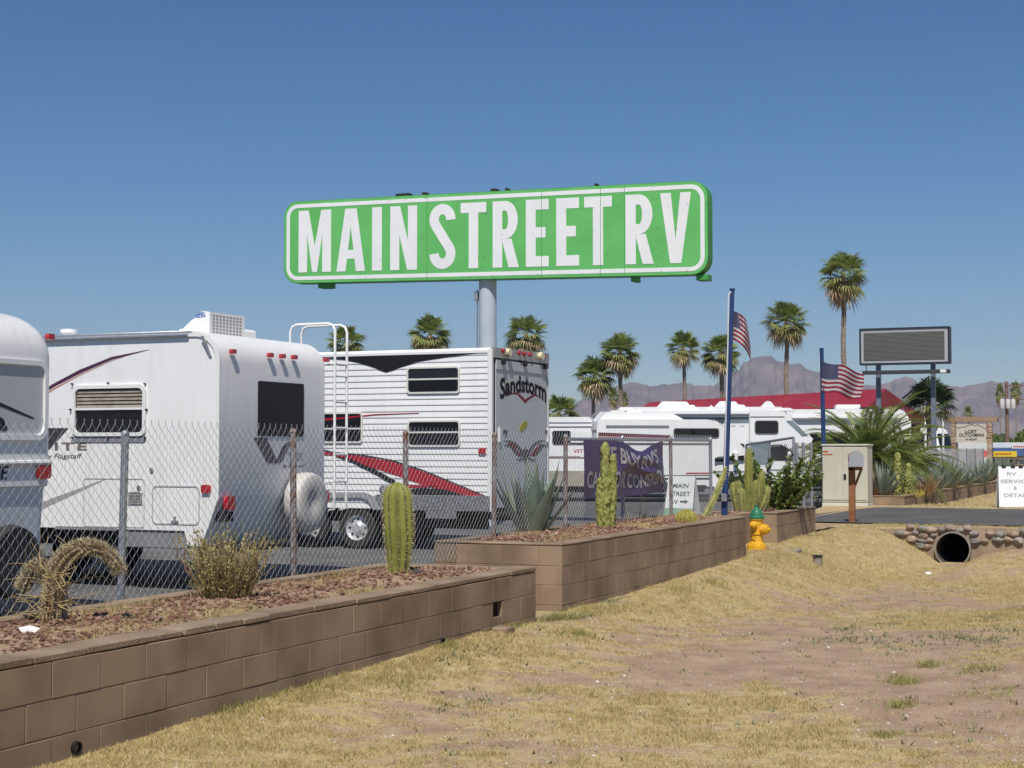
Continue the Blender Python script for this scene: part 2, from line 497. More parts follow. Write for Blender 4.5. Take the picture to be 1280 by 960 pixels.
# ------------------------------------------------------------------ block planter walls
BLOCKM = M('painted_block', (.21, .146, .098), (.345, .246, .166), 1.7, .95, bump=.4, bscale=260, streak=(.36, .28, .205), spec=.15, detail=9)
COPE = M('mortar_coping', (.21, .152, .105), (.315, .235, .165), 2, .95, bump=.5, bscale=50, spec=.1)
def blocks(mb, ax, face, a0, a1, ztop, zbot, th, outward, skip=()):
    """courses of blocks with recessed joints; ax 'y': wall runs along Y with its outer face at X=face"""
    def put(u0, u1, w0, w1, z0, z1, bv):
        if ax == 'y': mb.box(min(w0, w1), max(w0, w1), u0, u1, z0, z1, bv)
        else: mb.box(u0, u1, min(w0, w1), max(w0, w1), z0, z1, bv)
    inn = face-outward*th
    if skip:
        hy_, hz_ = skip[0]; e1, e2 = hy_-.13, hy_+.10
        put(a0+.004, e1, face-outward*.007, inn, zbot, ztop-.004, 0); put(e2, a1-.004, face-outward*.007, inn, zbot, ztop-.004, 0)
        put(e1, e2, face-outward*.007, inn, hz_+.075, ztop-.004, 0); put(e1, e2, face-outward*.007, inn, zbot, hz_-.105, 0)
    else: put(a0+.004, a1-.004, face-outward*.007, inn, zbot, ztop-.004, 0)
    z = ztop; c = 0
    while z > zbot:
        z0 = max(zbot, z-.2)
        u = a0-(.2 if c % 2 else 0)
        while u < a1-.01:
            q0, q1 = max(a0, u), min(a1, u+.4)
            if q1-q0 > .04 and not any(abs((q0+q1)/2-sx) < .2 and z0 <= sz <= z for sx, sz in skip):
                j = rnd.uniform(-.003, .0005)
                put(q0+rnd.uniform(.002, .005), q1-rnd.uniform(.001, .004), face+outward*j, face-outward*.05, z0+rnd.uniform(.001, .005), z-rnd.uniform(.001, .004), .003)
            u += .4
        z -= .2; c += 1
W1T, W2T, W3T = .54, .65, .55
# first, nearest bed
HOLE = (PX(625, 757, -5.56).y, .27)
w1 = thing('planter_wall', 'long low brown block wall in the foreground with broken coping, holding the dead cactus and dry bush', 'wall', (-5.65, 9, 0))
mb = MB(); blocks(mb, 'y', -5.56, 2.6, 13.15, W1T-.045, -.5, .2, 1, skip=[HOLE]); mb.build('block_face', BLOCKM, w1)
mb = MB()
y = 2.6
while y < 13.12:                                        # ragged mortar cap
    y1 = min(13.15, y+rnd.uniform(.25, .6)); d = rnd.uniform(0, .014)
    if not 12.3 < y < 12.5: mb.box(-5.77, -5.557-d, y+.002, y1-.001, W1T-.04-rnd.uniform(0, .004), W1T+rnd.uniform(-.006, .003), .008)
    y = y1
mb.build('coping', COPE, w1)
mb = MB(); mb.box(-7.06, -6.94, 2.6, 12.95, -.3, W1T-.0, .012); mb.box(-6.94, -5.77, 12.95, 13.14, -.3, W1T-.01, .012); mb.build('rear_curb', COPE, w1)
# raised bed
w2 = thing('planter_wall', 'taller brown block wall with a sunlit end face, holding the big agave', 'wall', (-6.6, 18, 0))
mb = MB()
blocks(mb, 'y', -5.95, 14.75, 21.78, W2T-.03, -.4, .2, 1)
blocks(mb, 'x', 14.75, -7.4, -5.955, W2T-.03, -.4, .195, -1)
blocks(mb, 'x', 21.78, -7.4, -6.16, W2T-.03, -.3, .19, 1)
blocks(mb, 'y', -6.85, 21.99, 25.54, W2T-.1, -.3, .15, 1)
mb.build('block_face', BLOCKM, w2)
mb = MB()
mb.box(-6.15, -5.949, 14.747, 21.79, W2T-.028, W2T, .01); mb.box(-7.4, -6.152, 14.749, 14.95, W2T-.029, W2T-.002, .01)
mb.box(-7.4, -7.25, 14.96, 21.7, -.3, W2T-.004, .01); mb.build('coping', COPE, w2)
# third bed
w3 = thing('planter_wall', 'short brown block wall behind the yellow hydrant, holding the organ pipe cactus', 'wall', (-7.1, 27, 0))
mb = MB()
blocks(mb, 'y', -6.46, 25.55, 28.4, W3T-.03, -.4, .2, 1)
blocks(mb, 'x', 25.55, -7.6, -6.465, W3T-.03, -.4, .195, -1)
mb.build('block_face', BLOCKM, w3)
mb = MB(); mb.box(-6.67, -6.452, 25.54, 28.41, W3T-.028, W3T, .01); mb.box(-7.6, -6.672, 25.542, 25.75, W3T-.029, W3T-.002, .01); mb.build('coping', COPE, w3)
# far bed beyond the driveway
w4 = thing('planter_wall', 'low brown block wall beyond the driveway holding a row of blue agaves', 'wall', (-8, 55, 0))
mb = MB()
blocks(mb, 'y', -7.25, 42.4, 76, .31, -.4, .2, 1); blocks(mb, 'x', 42.4, -9.4, -7.255, .31, -.4, .195, -1)
mb.build('block_face', BLOCKM, w4)
mb = MB(); mb.box(-7.46, -7.24, 42.39, 76, .312, .345, .01); mb.box(-9.4, -7.462, 42.392, 42.6, .312, .343, .01); mb.build('coping', COPE, w4)
# soil of the beds
SOIL = M('planter_soil', (.27, .18, .12), (.40, .29, .18), 7, .95, bump=.8, bscale=60, spec=.1)
mb = MB()
def soil(x0, x1, y0, y1, z):
    nx_, ny_ = max(2, int((x1-x0)/.12)), max(2, int((y1-y0)/.15))
    v = []
    for j in range(ny_+1):
        for i in range(nx_+1):
            x, y = lerp(x0, x1, i/nx_), lerp(y0, y1, j/ny_)
            v.append((x, y, z+.025*fbm(x, y, 2.5, 3)+.03*math.sin(PI*i/nx_)))
    mb.add(v, [(j*(nx_+1)+i, j*(nx_+1)+i+1, (j+1)*(nx_+1)+i+1, (j+1)*(nx_+1)+i) for j in range(ny_) for i in range(nx_)])
soil(-6.94, -5.76, 2.7, 12.96, .49); soil(-7.25, -6.14, 14.93, 21.62, .605); soil(-7.5, -6.65, 25.72, 28.4, .5)
soil(-7.6, -7.0, 21.98, 25.4, .5); soil(-9.8, -7.44, 42.55, 76, .28); soil(-7.7, -6.45, 28.4, 30.3, .12)
setting(mb.build('planter_soil', SOIL, smooth=60))

# ------------------------------------------------------------------ chain link
WIRE = M('fence_wire', (.46, .47, .48), (.34, .35, .36), 30, .45, metal=.3, spec=.5)
def mesh_net(mb, p0, p1, z0, z1, r=.0018, D=.0425, knuckle=True, zfun=None):
    p0, p1 = Vector(p0), Vector(p1); d = (p1-p0); Ln = d.length; d.normalize()
    nrm = Vector((-d.y, d.x, 0))
    k = int(Ln/D); rows = int((z1-z0)/D)
    off = [Vector((0, 0, 0)), d, nrm]
    vs = []; fs = []
    for i in range(k):
        base = len(vs); x0 = i*D
        hs = []
        for j in range(rows+1):
            x = x0+(D if (j+i) % 2 else 0)
            q = p0+d*x; q.z = z1-j*D; q += nrm*(.004 if (j+i) % 2 else -.004)
            hs.append(q)
        if knuckle: hs = [hs[0]+Vector((0, 0, .035))+d*(.012 if i % 2 else -.012)]+hs
        m_ = len(hs)
        for j, q in enumerate(hs):
            a = (hs[min(j+1, m_-1)]-hs[max(j-1, 0)]).normalized() if False else None
            for t in (0, 1, 2):
                an = 2*PI*t/3
                vs.append(q+d*(r*1.25*math.cos(an))+nrm*(r*math.sin(an)))
        for j in range(m_-1):
            for t in range(3):
                t2 = (t+1) % 3
                fs.append((base+j*3+t, base+j*3+t2, base+j*3+3+t2, base+j*3+3+t))
    mb.add(vs, fs)
FX = -7.13
fence = thing('chain_link_fence', 'chain link fence with rusty posts along the planters in front of the trailers', 'fence', (FX, 13, .5))
mb = MB(); mesh_net(mb, (FX, 4.6, 0), (FX, 24.1, 0), .47, 1.79); mb.build('wire_mesh', WIRE, fence, recalc=False)
for k, yy in enumerate([4.9, 7.05, 9.22, 11.58, 13.66, 15.73, 17.86, 19.96, 22.06, 24.1]):
    mb = MB(); low = yy > 13 and yy < 15
    tp = 1.72 if k < 3 else 1.76
    lean = rnd.uniform(-.025, .025) if k != 2 else .04
    mb.tube([(FX-.03, yy, LOT_Z if low else .3), (FX-.03, yy+lean, tp)], .028, 10)
    mb.lathe((FX-.03, yy+lean, tp-.005), [(.032, 0), (.03, .02), (.014, .035)], 10)
    mb.build('post', RUSTP if k in (3, 4, 5, 6, 8) else GALV, fence, smooth=40)
mb = MB(); mb.tube([(FX-.03, 18.0, 1.73), (FX-.03, 24.1, 1.74)], .022, 8); mb.tube([(FX-.05, 18.0, 1.67), (FX-.05, 24.1, 1.68)], .018, 8); mb.build('top_rail', GALV, fence, smooth=40)
# gate frame beside the blue pole and the short fence in the third bed
g0, g1 = PD(933, 556, 30.5), PD(992, 547, 28.6)
gate = thing('chain_link_gate', 'open chain link gate leaf behind the organ pipe cactus', 'gate', (g0.x, g0.y, 0))
mb = MB()
for q in (g0, lerp(g0, g1, .5), g1): mb.tube([(q.x, q.y, .1), (q.x, q.y, q.z)], .026, 8)
mb.tube([g0, g1], .024, 8); mb.tube([(g0.x, g0.y, .16), (g1.x, g1.y, .16)], .024, 8); mb.build('gate_frame', GALV, gate, smooth=40)
mb = MB(); mesh_net(mb, (g0.x, g0.y, 0), (g1.x, g1.y, 0), .2, g1.z-.05, knuckle=False); mb.build('wire_mesh', WIRE, gate, recalc=False)
f2 = thing('chain_link_fence', 'short stretch of chain link fence between the open gate and the cream cabinet', 'fence', (-7.7, 29, 0))
h0, h1 = PD(996, 562, 28.6), PD(1014, 566, 29.0)
for q in (h0, lerp(h0, h1, .45), h1):
    mb = MB(); mb.tube([(q.x, q.y, 0), (q.x, q.y, 1.72)], .03, 8); mb.build('post', GALV, f2, smooth=40)
mb = MB(); mesh_net(mb, (h0.x, h0.y, 0), (h1.x, h1.y, 0), .1, 1.68); mb.build('wire_mesh', WIRE, f2, recalc=False)
f3 = thing('chain_link_fence', 'distant chain link fence running behind the row of agaves beyond the driveway', 'fence', (-9.7, 60, 0))
mb = MB(); mesh_net(mb, (-9.5, 42.8, 0), (-9.6, 78, 0), .25, 1.56, D=.055, r=.0035); mb.build('wire_mesh', WIRE, f3, recalc=False)
for k in range(13):
    mb = MB(); yy = 43+k*2.9; mb.tube([(-9.55, yy, 0), (-9.55, yy, 1.6)], .03, 8); mb.build('post', GALV, f3, smooth=40)

# ------------------------------------------------------------------ culvert and stone headwall
hw = thing('headwall', 'river stone and mortar headwall around the drain pipe under the driveway', 'wall', (-4.3, 30.5, 0))
MORT = M('headwall_mortar', (.27, .20, .14), (.38, .29, .2), 3, .95, bump=.7, bscale=30, spec=.1)
fr = FR((0, 30.46, 0), (1, 0, 0), (0, 0, 1), (0, -1, 0))
A = []; B = []
for i in range(40):
    t = 2*PI*i/40; cx, sx = math.cos(t), math.sin(t)
    A.append((PIPE[0]+.34*cx, PIPE[2]+.34*sx))
    k = 1/max(abs(cx)/.62, abs(sx)/.42); B.append((PIPE[0]+cx*k, PIPE[2]+sx*k))
mb = MB(); ring(mb, fr, B, A, -.2, .0)
x0, x1 = PIPE[0]-.62, PIPE[0]+.62
plate(mb, fr, [(-5.75, .06), (-5.75, -.1), (-5.3, -.35), (x0-.002, -.71), (x0-.002, .08)], -.2, 0)
plate(mb, fr, [(x1+.002, .12), (x1+.002, -.71), (-1.2, -.5), (-1.0, .06), (-1.5, .1)], -.2, 0)
mb.build('mortar_face', MORT, hw)
STONES = [M('river_stone_grey', (.17, .15, .14), (.30, .26, .24), 5, .8, bump=.3, bscale=25), M('river_stone_pink', (.25, .18, .14), (.36, .27, .22), 5, .8, bump=.3, bscale=25), M('river_stone_green', (.17, .16, .135), (.28, .265, .23), 5, .8, bump=.3, bscale=25), M('river_stone_tan', (.28, .2, .14), (.40, .31, .23), 5, .8, bump=.3, bscale=25)]
st = [(1125, 667), (1137, 658.5), (1152, 661), (1163, 662), (1178, 663), (1187, 660), (1199, 663), (1133, 667), (1144, 666.5), (1154, 670), (1166, 669), (1139, 674), (1152, 676), (1162, 675.5), (1150, 682), (1160, 683),
      (1217, 667), (1237, 667), (1249, 668), (1266, 668), (1219, 676), (1231, 676), (1248, 675), (1260, 674), (1273, 676), (1209, 660), (1280, 664), (1291, 670), (1302, 665), (1313, 674), (1297, 679), (1325, 668), (1336, 672)]
for k, (px, py) in enumerate(st):
    p = PY(px, py, 30.42); big = rnd.uniform(.8, 1.15)
    mb = MB(); mb.blob((p.x, 30.47, p.z), (.10*big, .085*big, .06*big), k, 2, .2)
    mb.build('stone', STONES[k % 4], hw, smooth=60)
pipe = thing('drain_pipe', 'round concrete drain pipe opening in the stone headwall', 'pipe', PIPE)
mb = MB(); ax = (0, 1, 0)
mb.lathe((PIPE[0], 30.36, PIPE[2]), [(.305, 0), (.333, 0), (.337, .01), (.337, .5)], 40, ax, cap=False)
mb.build('pipe_barrel', M('weathered_concrete', (.20, .175, .14), (.29, .26, .21), 7, .95, bump=.4, bscale=40), pipe, smooth=40)
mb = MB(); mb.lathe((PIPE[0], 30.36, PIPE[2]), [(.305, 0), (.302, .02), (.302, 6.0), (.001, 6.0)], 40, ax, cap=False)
mb.build('pipe_lining', M('shade_dark_lining', (.05, .04, .032), (.08, .065, .05), 5, .95), pipe, smooth=40)  # near-black base colour paints in the shade inside the pipe

# ------------------------------------------------------------------ stuff: grass, weeds, lava rock
def in_bed(x, y): return x < (-5.55 if y < 14.8 else -5.94 if y < 21.9 else -6.45)
def blades(name, mat, count, gen, wid, hgt, seed):
    r = random.Random(seed); V = []; 
    k = 0; tries = 0
    while k < count and tries < count*12:
        tries += 1
        q = gen(r)
        if q is None: continue
        x, y, z, n_, h = q
        for _ in range(n_):
            a = r.uniform(0, 2*PI); w = wid*r.uniform(.6, 1.3); hh = h*r.uniform(.5, 1.2)
            ox, oy = x+r.gauss(0, .018), y+r.gauss(0, .018)
            ln = r.uniform(.3, 1.5)*hh; b2 = r.uniform(0, 2*PI)
            V += [(ox-w*math.cos(a), oy-w*math.sin(a), z-.005), (ox+w*math.cos(a), oy+w*math.sin(a), z-.005), (ox+ln*math.cos(b2), oy+ln*math.sin(b2), z+hh)]
        k += 1
    nv = len(V); me = bpy.data.meshes.new(name)
    me.vertices.add(nv); me.vertices.foreach_set('co', np.array(V, dtype=np.float32).ravel())
    me.loops.add(nv); me.loops.foreach_set('vertex_index', np.arange(nv, dtype=np.int32))
    me.polygons.add(nv//3); me.polygons.foreach_set('loop_start', np.arange(0, nv, 3, dtype=np.int32))
    me.update(calc_edges=True); me.materials.append(mat)
    o = bpy.data.objects.new(name, me); C.objects.link(o); setting(o, 'stuff'); return o
DRYG = M('dry_grass', (.4, .3, .1), rough=.8, island=[(.59, .475, .24), (.54, .425, .20), (.45, .355, .16), (.63, .52, .28), (.39, .33, .14)], trans=.25, spec=.15)
GRNG = M('green_grass', (.2, .25, .06), rough=.8, island=[(.26, .27, .075), (.36, .33, .11), (.19, .22, .06), (.48, .40, .17)], trans=.25, spec=.15)
WEED = M('grey_weed', (.15, .17, .1), rough=.85, island=[(.22, .22, .12), (.28, .27, .17), (.17, .19, .09)], spec=.1)
def gen_dry(r):
    D = 7.6*(31.5/7.6)**(r.random()**.85); px = r.uniform(-60, 1340)
    Xc = (px-640)/1950*D; x, y = _c*Xc-_s*D, _s*Xc+_c*D
    if in_bed(x, y) or y > 31.9: return None
    s = straw(x, y)+.5*fbm(x, y, 4.0, 4, 2.)-.04
    if s <= .12 or r.random() > s**2.2*1.1: return None
    if math.hypot(x-PIPE[0], (y-30.3)) < .4: return None
    return x, y, gh(x, y), 3, (.009+.011*max(0, s))*(.7+.06*D)
blades('dry_grass', DRYG, 82000, gen_dry, .0031, .04, 3)
def gen_far(r):
    x, y = r.uniform(-7.1, 4), r.uniform(40.9, 62)
    if y > 46 and x < -7.2: return None
    return x, y, gh(x, y), 3, .07
blades('dry_grass', DRYG, 6000, gen_far, .009, .06, 5)
GP = [(PZ(px, py, .0), rr_, h) for px, py, rr_, h in [(425, 855, .35, .06), (500, 850, .3, .07), (372, 868, .2, .05), (670, 770, .28, .12), (745, 757, .35, .07), (290, 885, .2, .06), (640, 775, .25, .08), (720, 790, .15, .06), (890, 725, .2, .06), (1163, 818, .12, .05), (1240, 745, .45, .06), (1130, 835, .15, .035), (1125, 870, .1, .04), (1105, 905, .1, .04), (960, 703, .35, .04), (985, 695, .2, .05), (1225, 827, .2, .05), (560, 815, .12, .05), (1240, 855, .25, .04), (600, 790, .2, .06), (850, 735, .2, .05), (1270, 735, .3, .06), (1125, 838, .1, .04)]]
def gen_grn(r):
    p, q, h = r.choice(GP); x, y = p.x+r.gauss(0, q*.5), p.y+r.gauss(0, q*.9)
    if in_bed(x, y): x = -5.54 if y < 14.7 else -5.93
    return x, y, gh(x, y), 3, h
blades('green_grass', GRNG, 1700, gen_grn, .0034, .06, 9)
WP = [(PZ(px, py, -.2), q) for px, py, q in [(1070, 803, .3), (1030, 810, .25), (1120, 822, .25), (1175, 800, .2), (1060, 788, .15), (1205, 802, .2), (1235, 805, .2), (1110, 780, .15), (1125, 765, .15), (560, 860, .2), (600, 850, .15), (590, 905, .2), (1240, 770, .2), (1010, 700, .2), (760, 770, .1), (1260, 790, .2)]]
def gen_weed(r):
    if r.random() < .5:
        D = r.uniform(8.5, 24); px = r.uniform(500, 1300); Xc = (px-640)/1950*D; x, y = _c*Xc-_s*D, _s*Xc+_c*D
        if in_bed(x, y): return None
    else:
        p, q = r.choice(WP); x, y = p.x+r.gauss(0, q*.6), p.y+r.gauss(0, q*1.3)
    return x, y, gh(x, y), 4, .03
blades('ground_weeds', WEED, 900, gen_weed, .009, .03, 11)
def gen_bed(r):
    if r.random() < .6: x, y, z = r.uniform(-6.93, -5.8), r.uniform(4, 12.9), .5
    else: x, y, z = r.uniform(-7.2, -6.2), r.uniform(15, 21.6), .62
    if noise.noise(Vector((x*2.2, y*1.1, 7))) < .02: return None
    return x, y, z, 3, .05
blades('dry_grass', DRYG, 9500, gen_bed, .0028, .045, 13)
LAVA = M('lava_rock', (.17, .085, .075), rough=.95, island=[(.15, .07, .05), (.21, .11, .08), (.095, .055, .042), (.27, .165, .115), (.17, .08, .06), (.35, .255, .18), (.23, .13, .095)], spec=.1)
r = random.Random(4); mb = MB()
def rocks(n_, x0, x1, y0, y1, z, s0, s1, bias=0):
    for _ in range(n_):
        x = x1-(x1-x0)*r.random()**(1+bias); y = r.uniform(y0, y1); s = r.uniform(s0, s1)
        if noise.noise(Vector((x*1.6, y*1.0, 2))) < r.uniform(-.5, .12): continue
        c = [x, y, z+s*.25+.02*math.sin(PI*(x-x0)/(x1-x0))]
        a = r.uniform(0, PI); ca, sa = math.cos(a), math.sin(a)
        vs = []
        for dx, dy, dz in ((1, 0, 0), (-1, 0, 0), (0, 1, 0), (0, -1, 0), (0, 0, 1), (0, 0, -1)):
            k = s*r.uniform(.6, 1.2); ex, ey = dx+r.uniform(-.35, .35), dy+r.uniform(-.35, .35)
            vs.append((c[0]+(ex*ca-ey*sa)*k, c[1]+(ex*sa+ey*ca)*k, c[2]+dz*k*.7))
        mb.add(vs, [(0, 2, 4), (2, 1, 4), (1, 3, 4), (3, 0, 4), (2, 0, 5), (1, 2, 5), (3, 1, 5), (0, 3, 5)])
rocks(4200, -6.92, -5.79, 4, 12.92, .51, .008, .03, .4)
rocks(1800, -7.2, -6.18, 15, 21.6, .63, .012, .035, .3)
rocks(500, -7.4, -6.7, 25.8, 28.3, .525, .015, .04); rocks(400, -9.3, -7.5, 42.7, 60, .3, .02, .06)
rocks(120, -7.4, -7.05, 22, 25.4, .52, .015, .04)
setting(mb.build('lava_rock', LAVA, recalc=False), 'stuff')
PEB = M('pebble', (.45, .42, .38), rough=.9, island=[(.5, .47, .42), (.3, .24, .2), (.62, .6, .56), (.22, .17, .13)])
r = random.Random(8); mb = MB()
for _ in range(4200):
    D = 7.8+20*r.random()**1.5; px = r.uniform(200, 1300); Xc = (px-640)/1950*D; x, y = _c*Xc-_s*D, _s*Xc+_c*D
    if in_bed(x, y): continue
    s = r.uniform(.003, .011)*(2.2 if r.random() < .05 else 1); z = gh(x, y)
    vs = [(x+s*a*r.uniform(.6, 1.2), y+s*b_*r.uniform(.6, 1.2), z+s*c_*.7) for a, b_, c_ in ((1, 0, 0), (-1, 0, 0), (0, 1, 0), (0, -1, 0), (0, 0, 1), (0, 0, -1))]
    mb.add(vs, [(0, 2, 4), (2, 1, 4), (1, 3, 4), (3, 0, 4), (2, 0, 5), (1, 2, 5), (3, 1, 5), (0, 3, 5)])
setting(mb.build('pebbles', PEB, recalc=False), 'stuff')
# ================================================================== BIG GREEN SIGN
SY = 31.6
fr = SIDE(SY)
GREEN = M('sign_green', (.115, .44, .115), (.14, .50, .14), 1.6, .5, bump=.03, bscale=3, detail=8)
GREEND = M('sign_green_edge', (.05, .27, .06), (.08, .33, .08), 3, .55)
SWHITE = M('sign_white', (.82, .82, .82), (.77, .77, .78), 2, .5)
sx0, sx1, sz0, sz1 = -19.86, -9.42, 5.28, 7.44
sign = thing('street_sign', 'huge green sign with white capital letters, raised on one pole above the trailers', 'sign', (-14.75, SY+.3, 0))
# the panel is slightly higher at its far left end
tl = lambda u: lerp(7.47, 7.27, (u-sx0)/(sx1-sx0)); bl = lambda u: lerp(5.52, 5.27, (u-sx0)/(sx1-sx0))
def sgn(a, b): return (lerp(sx0, sx1, a), lerp(bl(lerp(sx0, sx1, a)), tl(lerp(sx0, sx1, a)), b))
def srr(ins, r, seg=6):
    h = 1.98; w = sx1-sx0
    return [sgn(u/w, v/h) for u, v in rr(ins, w-ins, ins, h-ins, r, seg)]
mb = MB(); plate(mb, fr, srr(0, .36), -.33, 0); mb.build('sign_box', GREEND, sign, smooth=35)
mb = MB(); plate(mb, fr, srr(.012, .35), .0, .004); mb.build('sign_face', GREEN, sign)
mb = MB(); ring(mb, fr, srr(.075, .30), srr(.165, .22), .004, .009); mb.build('border', SWHITE, sign)
def place(px0, px1):   # letter extents from the photograph, read on the sign's own plane
    return PY(px0, 300, SY).x, PY(px1, 300, SY).x
def letter(ch, u0, u1, t):
    w = u1-u0; T = t/w
    mb = MB(); d0, d1 = .0045, .010
    f = lambda a, b: (u0+a*w, lerp(bl(u0+a*w)+.255, tl(u0+a*w)-.235, b))
    P = lambda pts: plate(mb, fr, [f(*p) for p in pts], d0, d1)
    s = .155                                         # horizontal bar thickness
    if ch == 'M': P([(0, 0), (T, 0), (T, .62), (.5-T*.28, 0), (.5+T*.28, 0), (1-T, .62), (1-T, 0), (1, 0), (1, 1), (1-T*1.15, 1), (.5, .42), (T*1.15, 1), (0, 1)])
    elif ch == 'A':
        k = T*1.02
        P([(0, 0), (k, 0), (.5, .72), (.5, 1), (.5-.2, 1)]); P([(.5, .72), (1-k, 0), (1, 0), (.5+.2, 1), (.5, 1)])
        a = lambda y: k+(.5-k)*y/.72
        P([(a(.20), .20), (1-a(.20), .20), (1-a(.34), .34), (a(.34), .34)])
    elif ch == 'I': P([(0, 0), (1, 0), (1, 1), (0, 1)])
    elif ch == 'N': P([(0, 0), (T, 0), (T, .55), (1-T*1.08, 0), (1, 0), (1, 1), (1-T, 1), (1-T, .45), (T*1.08, 1), (0, 1)])
    elif ch == 'T': P([(.5-T/2, 0), (.5+T/2, 0), (.5+T/2, 1-s), (1, 1-s), (1, 1), (0, 1), (0, 1-s), (.5-T/2, 1-s)])
    elif ch == 'E': P([(0, 0), (1, 0), (1, s), (T, s), (T, .43), (.86, .43), (.86, .43+s), (T, .43+s), (T, 1-s), (1, 1-s), (1, 1), (0, 1)])
    elif ch == 'V': P([(.5-T*.52, 0), (.5+T*.52, 0), (1, 1), (1-T*1.0, 1), (.5, .33), (T*1.0, 1), (0, 1)])
    elif ch == 'R':
        P([(0, 0), (T, 0), (T, 1), (0, 1)])
        cy, ro = .715, .285
        A = [(T, 1)]; B = [(T, 1-.145)]
        for i in range(13):
            t = PI/2-PI*i/12
            A.append((.5+.48*math.cos(t)*1.0 if i else .5, cy+ro*math.sin(t))); B.append((.5+(.48-T)*max(0, math.cos(t)), cy+(ro-.145)*math.sin(t)))
        A.append((T, cy-ro)); B.append((T, cy-ro+.145))
        strip(mb, fr, [f(*p) for p in A], [f(*p) for p in B], d0, d1)
        P([(.5-T*.38, .4295), (.5+T*.62, .4295), (1.02, 0), (1.02-T*1.05, 0)])
    elif ch == 'S':
        cl = []
        rx = .5-T/2
        for i in range(14):                          # upper hook, from its right tip over the top to the left
            t = rad(-4+ (184+38)*i/13); cl.append((.5+rx*math.cos(t), .765+.157*math.sin(t)))
        for i in range(14):
            t = rad(42-(42+180)*i/13); cl.append((.5+rx*math.cos(t), .235+.157*math.sin(t)))
        A = []; B = []
        asp = 1.47/w
        for i, p in enumerate(cl):
            q0, q1 = cl[max(0, i-1)], cl[min(len(cl)-1, i+1)]
            dx, dy = (q1[0]-q0[0]), (q1[1]-q0[1])*asp
            l = math.hypot(dx, dy); nx_, ny_ = -dy/l, dx/l
            A.append((p[0]+nx_*T/2, p[1]+ny_*T/2/asp)); B.append((p[0]-nx_*T/2, p[1]-ny_*T/2/asp))
        strip(mb, fr, [f(*p) for p in A], [f(*p) for p in B], d0, d1)
    mb.build('letter', SWHITE, sign)
for ch, a_, b_ in [('M', 373.5, 414), ('A', 421, 456.5), ('I', 465.3, 477.5), ('N', 488, 521.5), ('S', 537, 569.5), ('T', 576, 608), ('R', 616, 648), ('E', 657.5, 686), ('E', 695.5, 724), ('T', 730.5, 765), ('R', 782, 816.5), ('V', 825.5, 864)]:
    letter(ch, *place(a_, b_), .235)
mb = MB()
for px in (534, 677, 751, 781):                      # panel joints and fixing screws
    u = PY(px, 300, SY).x
    mb.box(u-.006, u+.006, SY-.0115, SY-.0105, bl(u)+.02, tl(u)-.02)
mb.build('panel_joint', M('joint_dark_green', (.07, .32, .08)), sign)  # joint strips in a darker green than the face
mb = MB(); r = random.Random(2)
for _ in range(46):
    a, b_ = r.random(), r.choice([.045, .955, .25, .5, .75])
    u, v = sgn(a, min(.96, max(.04, b_+r.uniform(-.01, .01))))
    plate(mb, fr, disc(u, v, .009, 6), .0, .0125)
mb.build('screw', BLK, sign)
mb = MB()
for px, w_ in ((500, .35), (614, .14), (630, .05), (742, .05), (527, .1)):
    u = PY(px, 240, SY).x; mb.box(u-w_/2, u+w_/2, SY+.1, SY+.3, tl(u)-.02, tl(u)+.08, .01)
mb.tube([(sx0+.3, SY+.45, tl(sx0)+.03), (-15.5, SY+.45, tl(-15.5)+.06)], .02, 6)
mb.build('top_fitting', CHASSIS, sign)
mb = MB()
for px, w_ in ((402, .3), (790, .12), (876, .25)):
    u = PY(px, 345, SY).x; mb = MB(); mb.box(u-w_/2, u+w_/2, SY+.08, SY+.4, bl(u)-.11, bl(u)+.02, .01); mb.build('bottom_fitting', GREEND, sign)

pu = PY(609.5, 360, SY+.3).x
mb = MB(); mb.lathe((pu, SY+.31, LOT_Z-.1), [(.2, 0), (.2, 5.68)], 24)
mb.build('pole', M('pale_blue_pole', (.50, .56, .62), (.44, .5, .56), 2, .5), sign, smooth=40)
mb = MB(); mb.tube([(pu-.235, SY+.25, 3.2), (pu-.235, SY+.25, 5.2)], .02, 6); mb.box(pu-.29, pu-.2, SY+.18, SY+.3, 4.95, 5.15, .01); mb.build('conduit', ALU, sign)

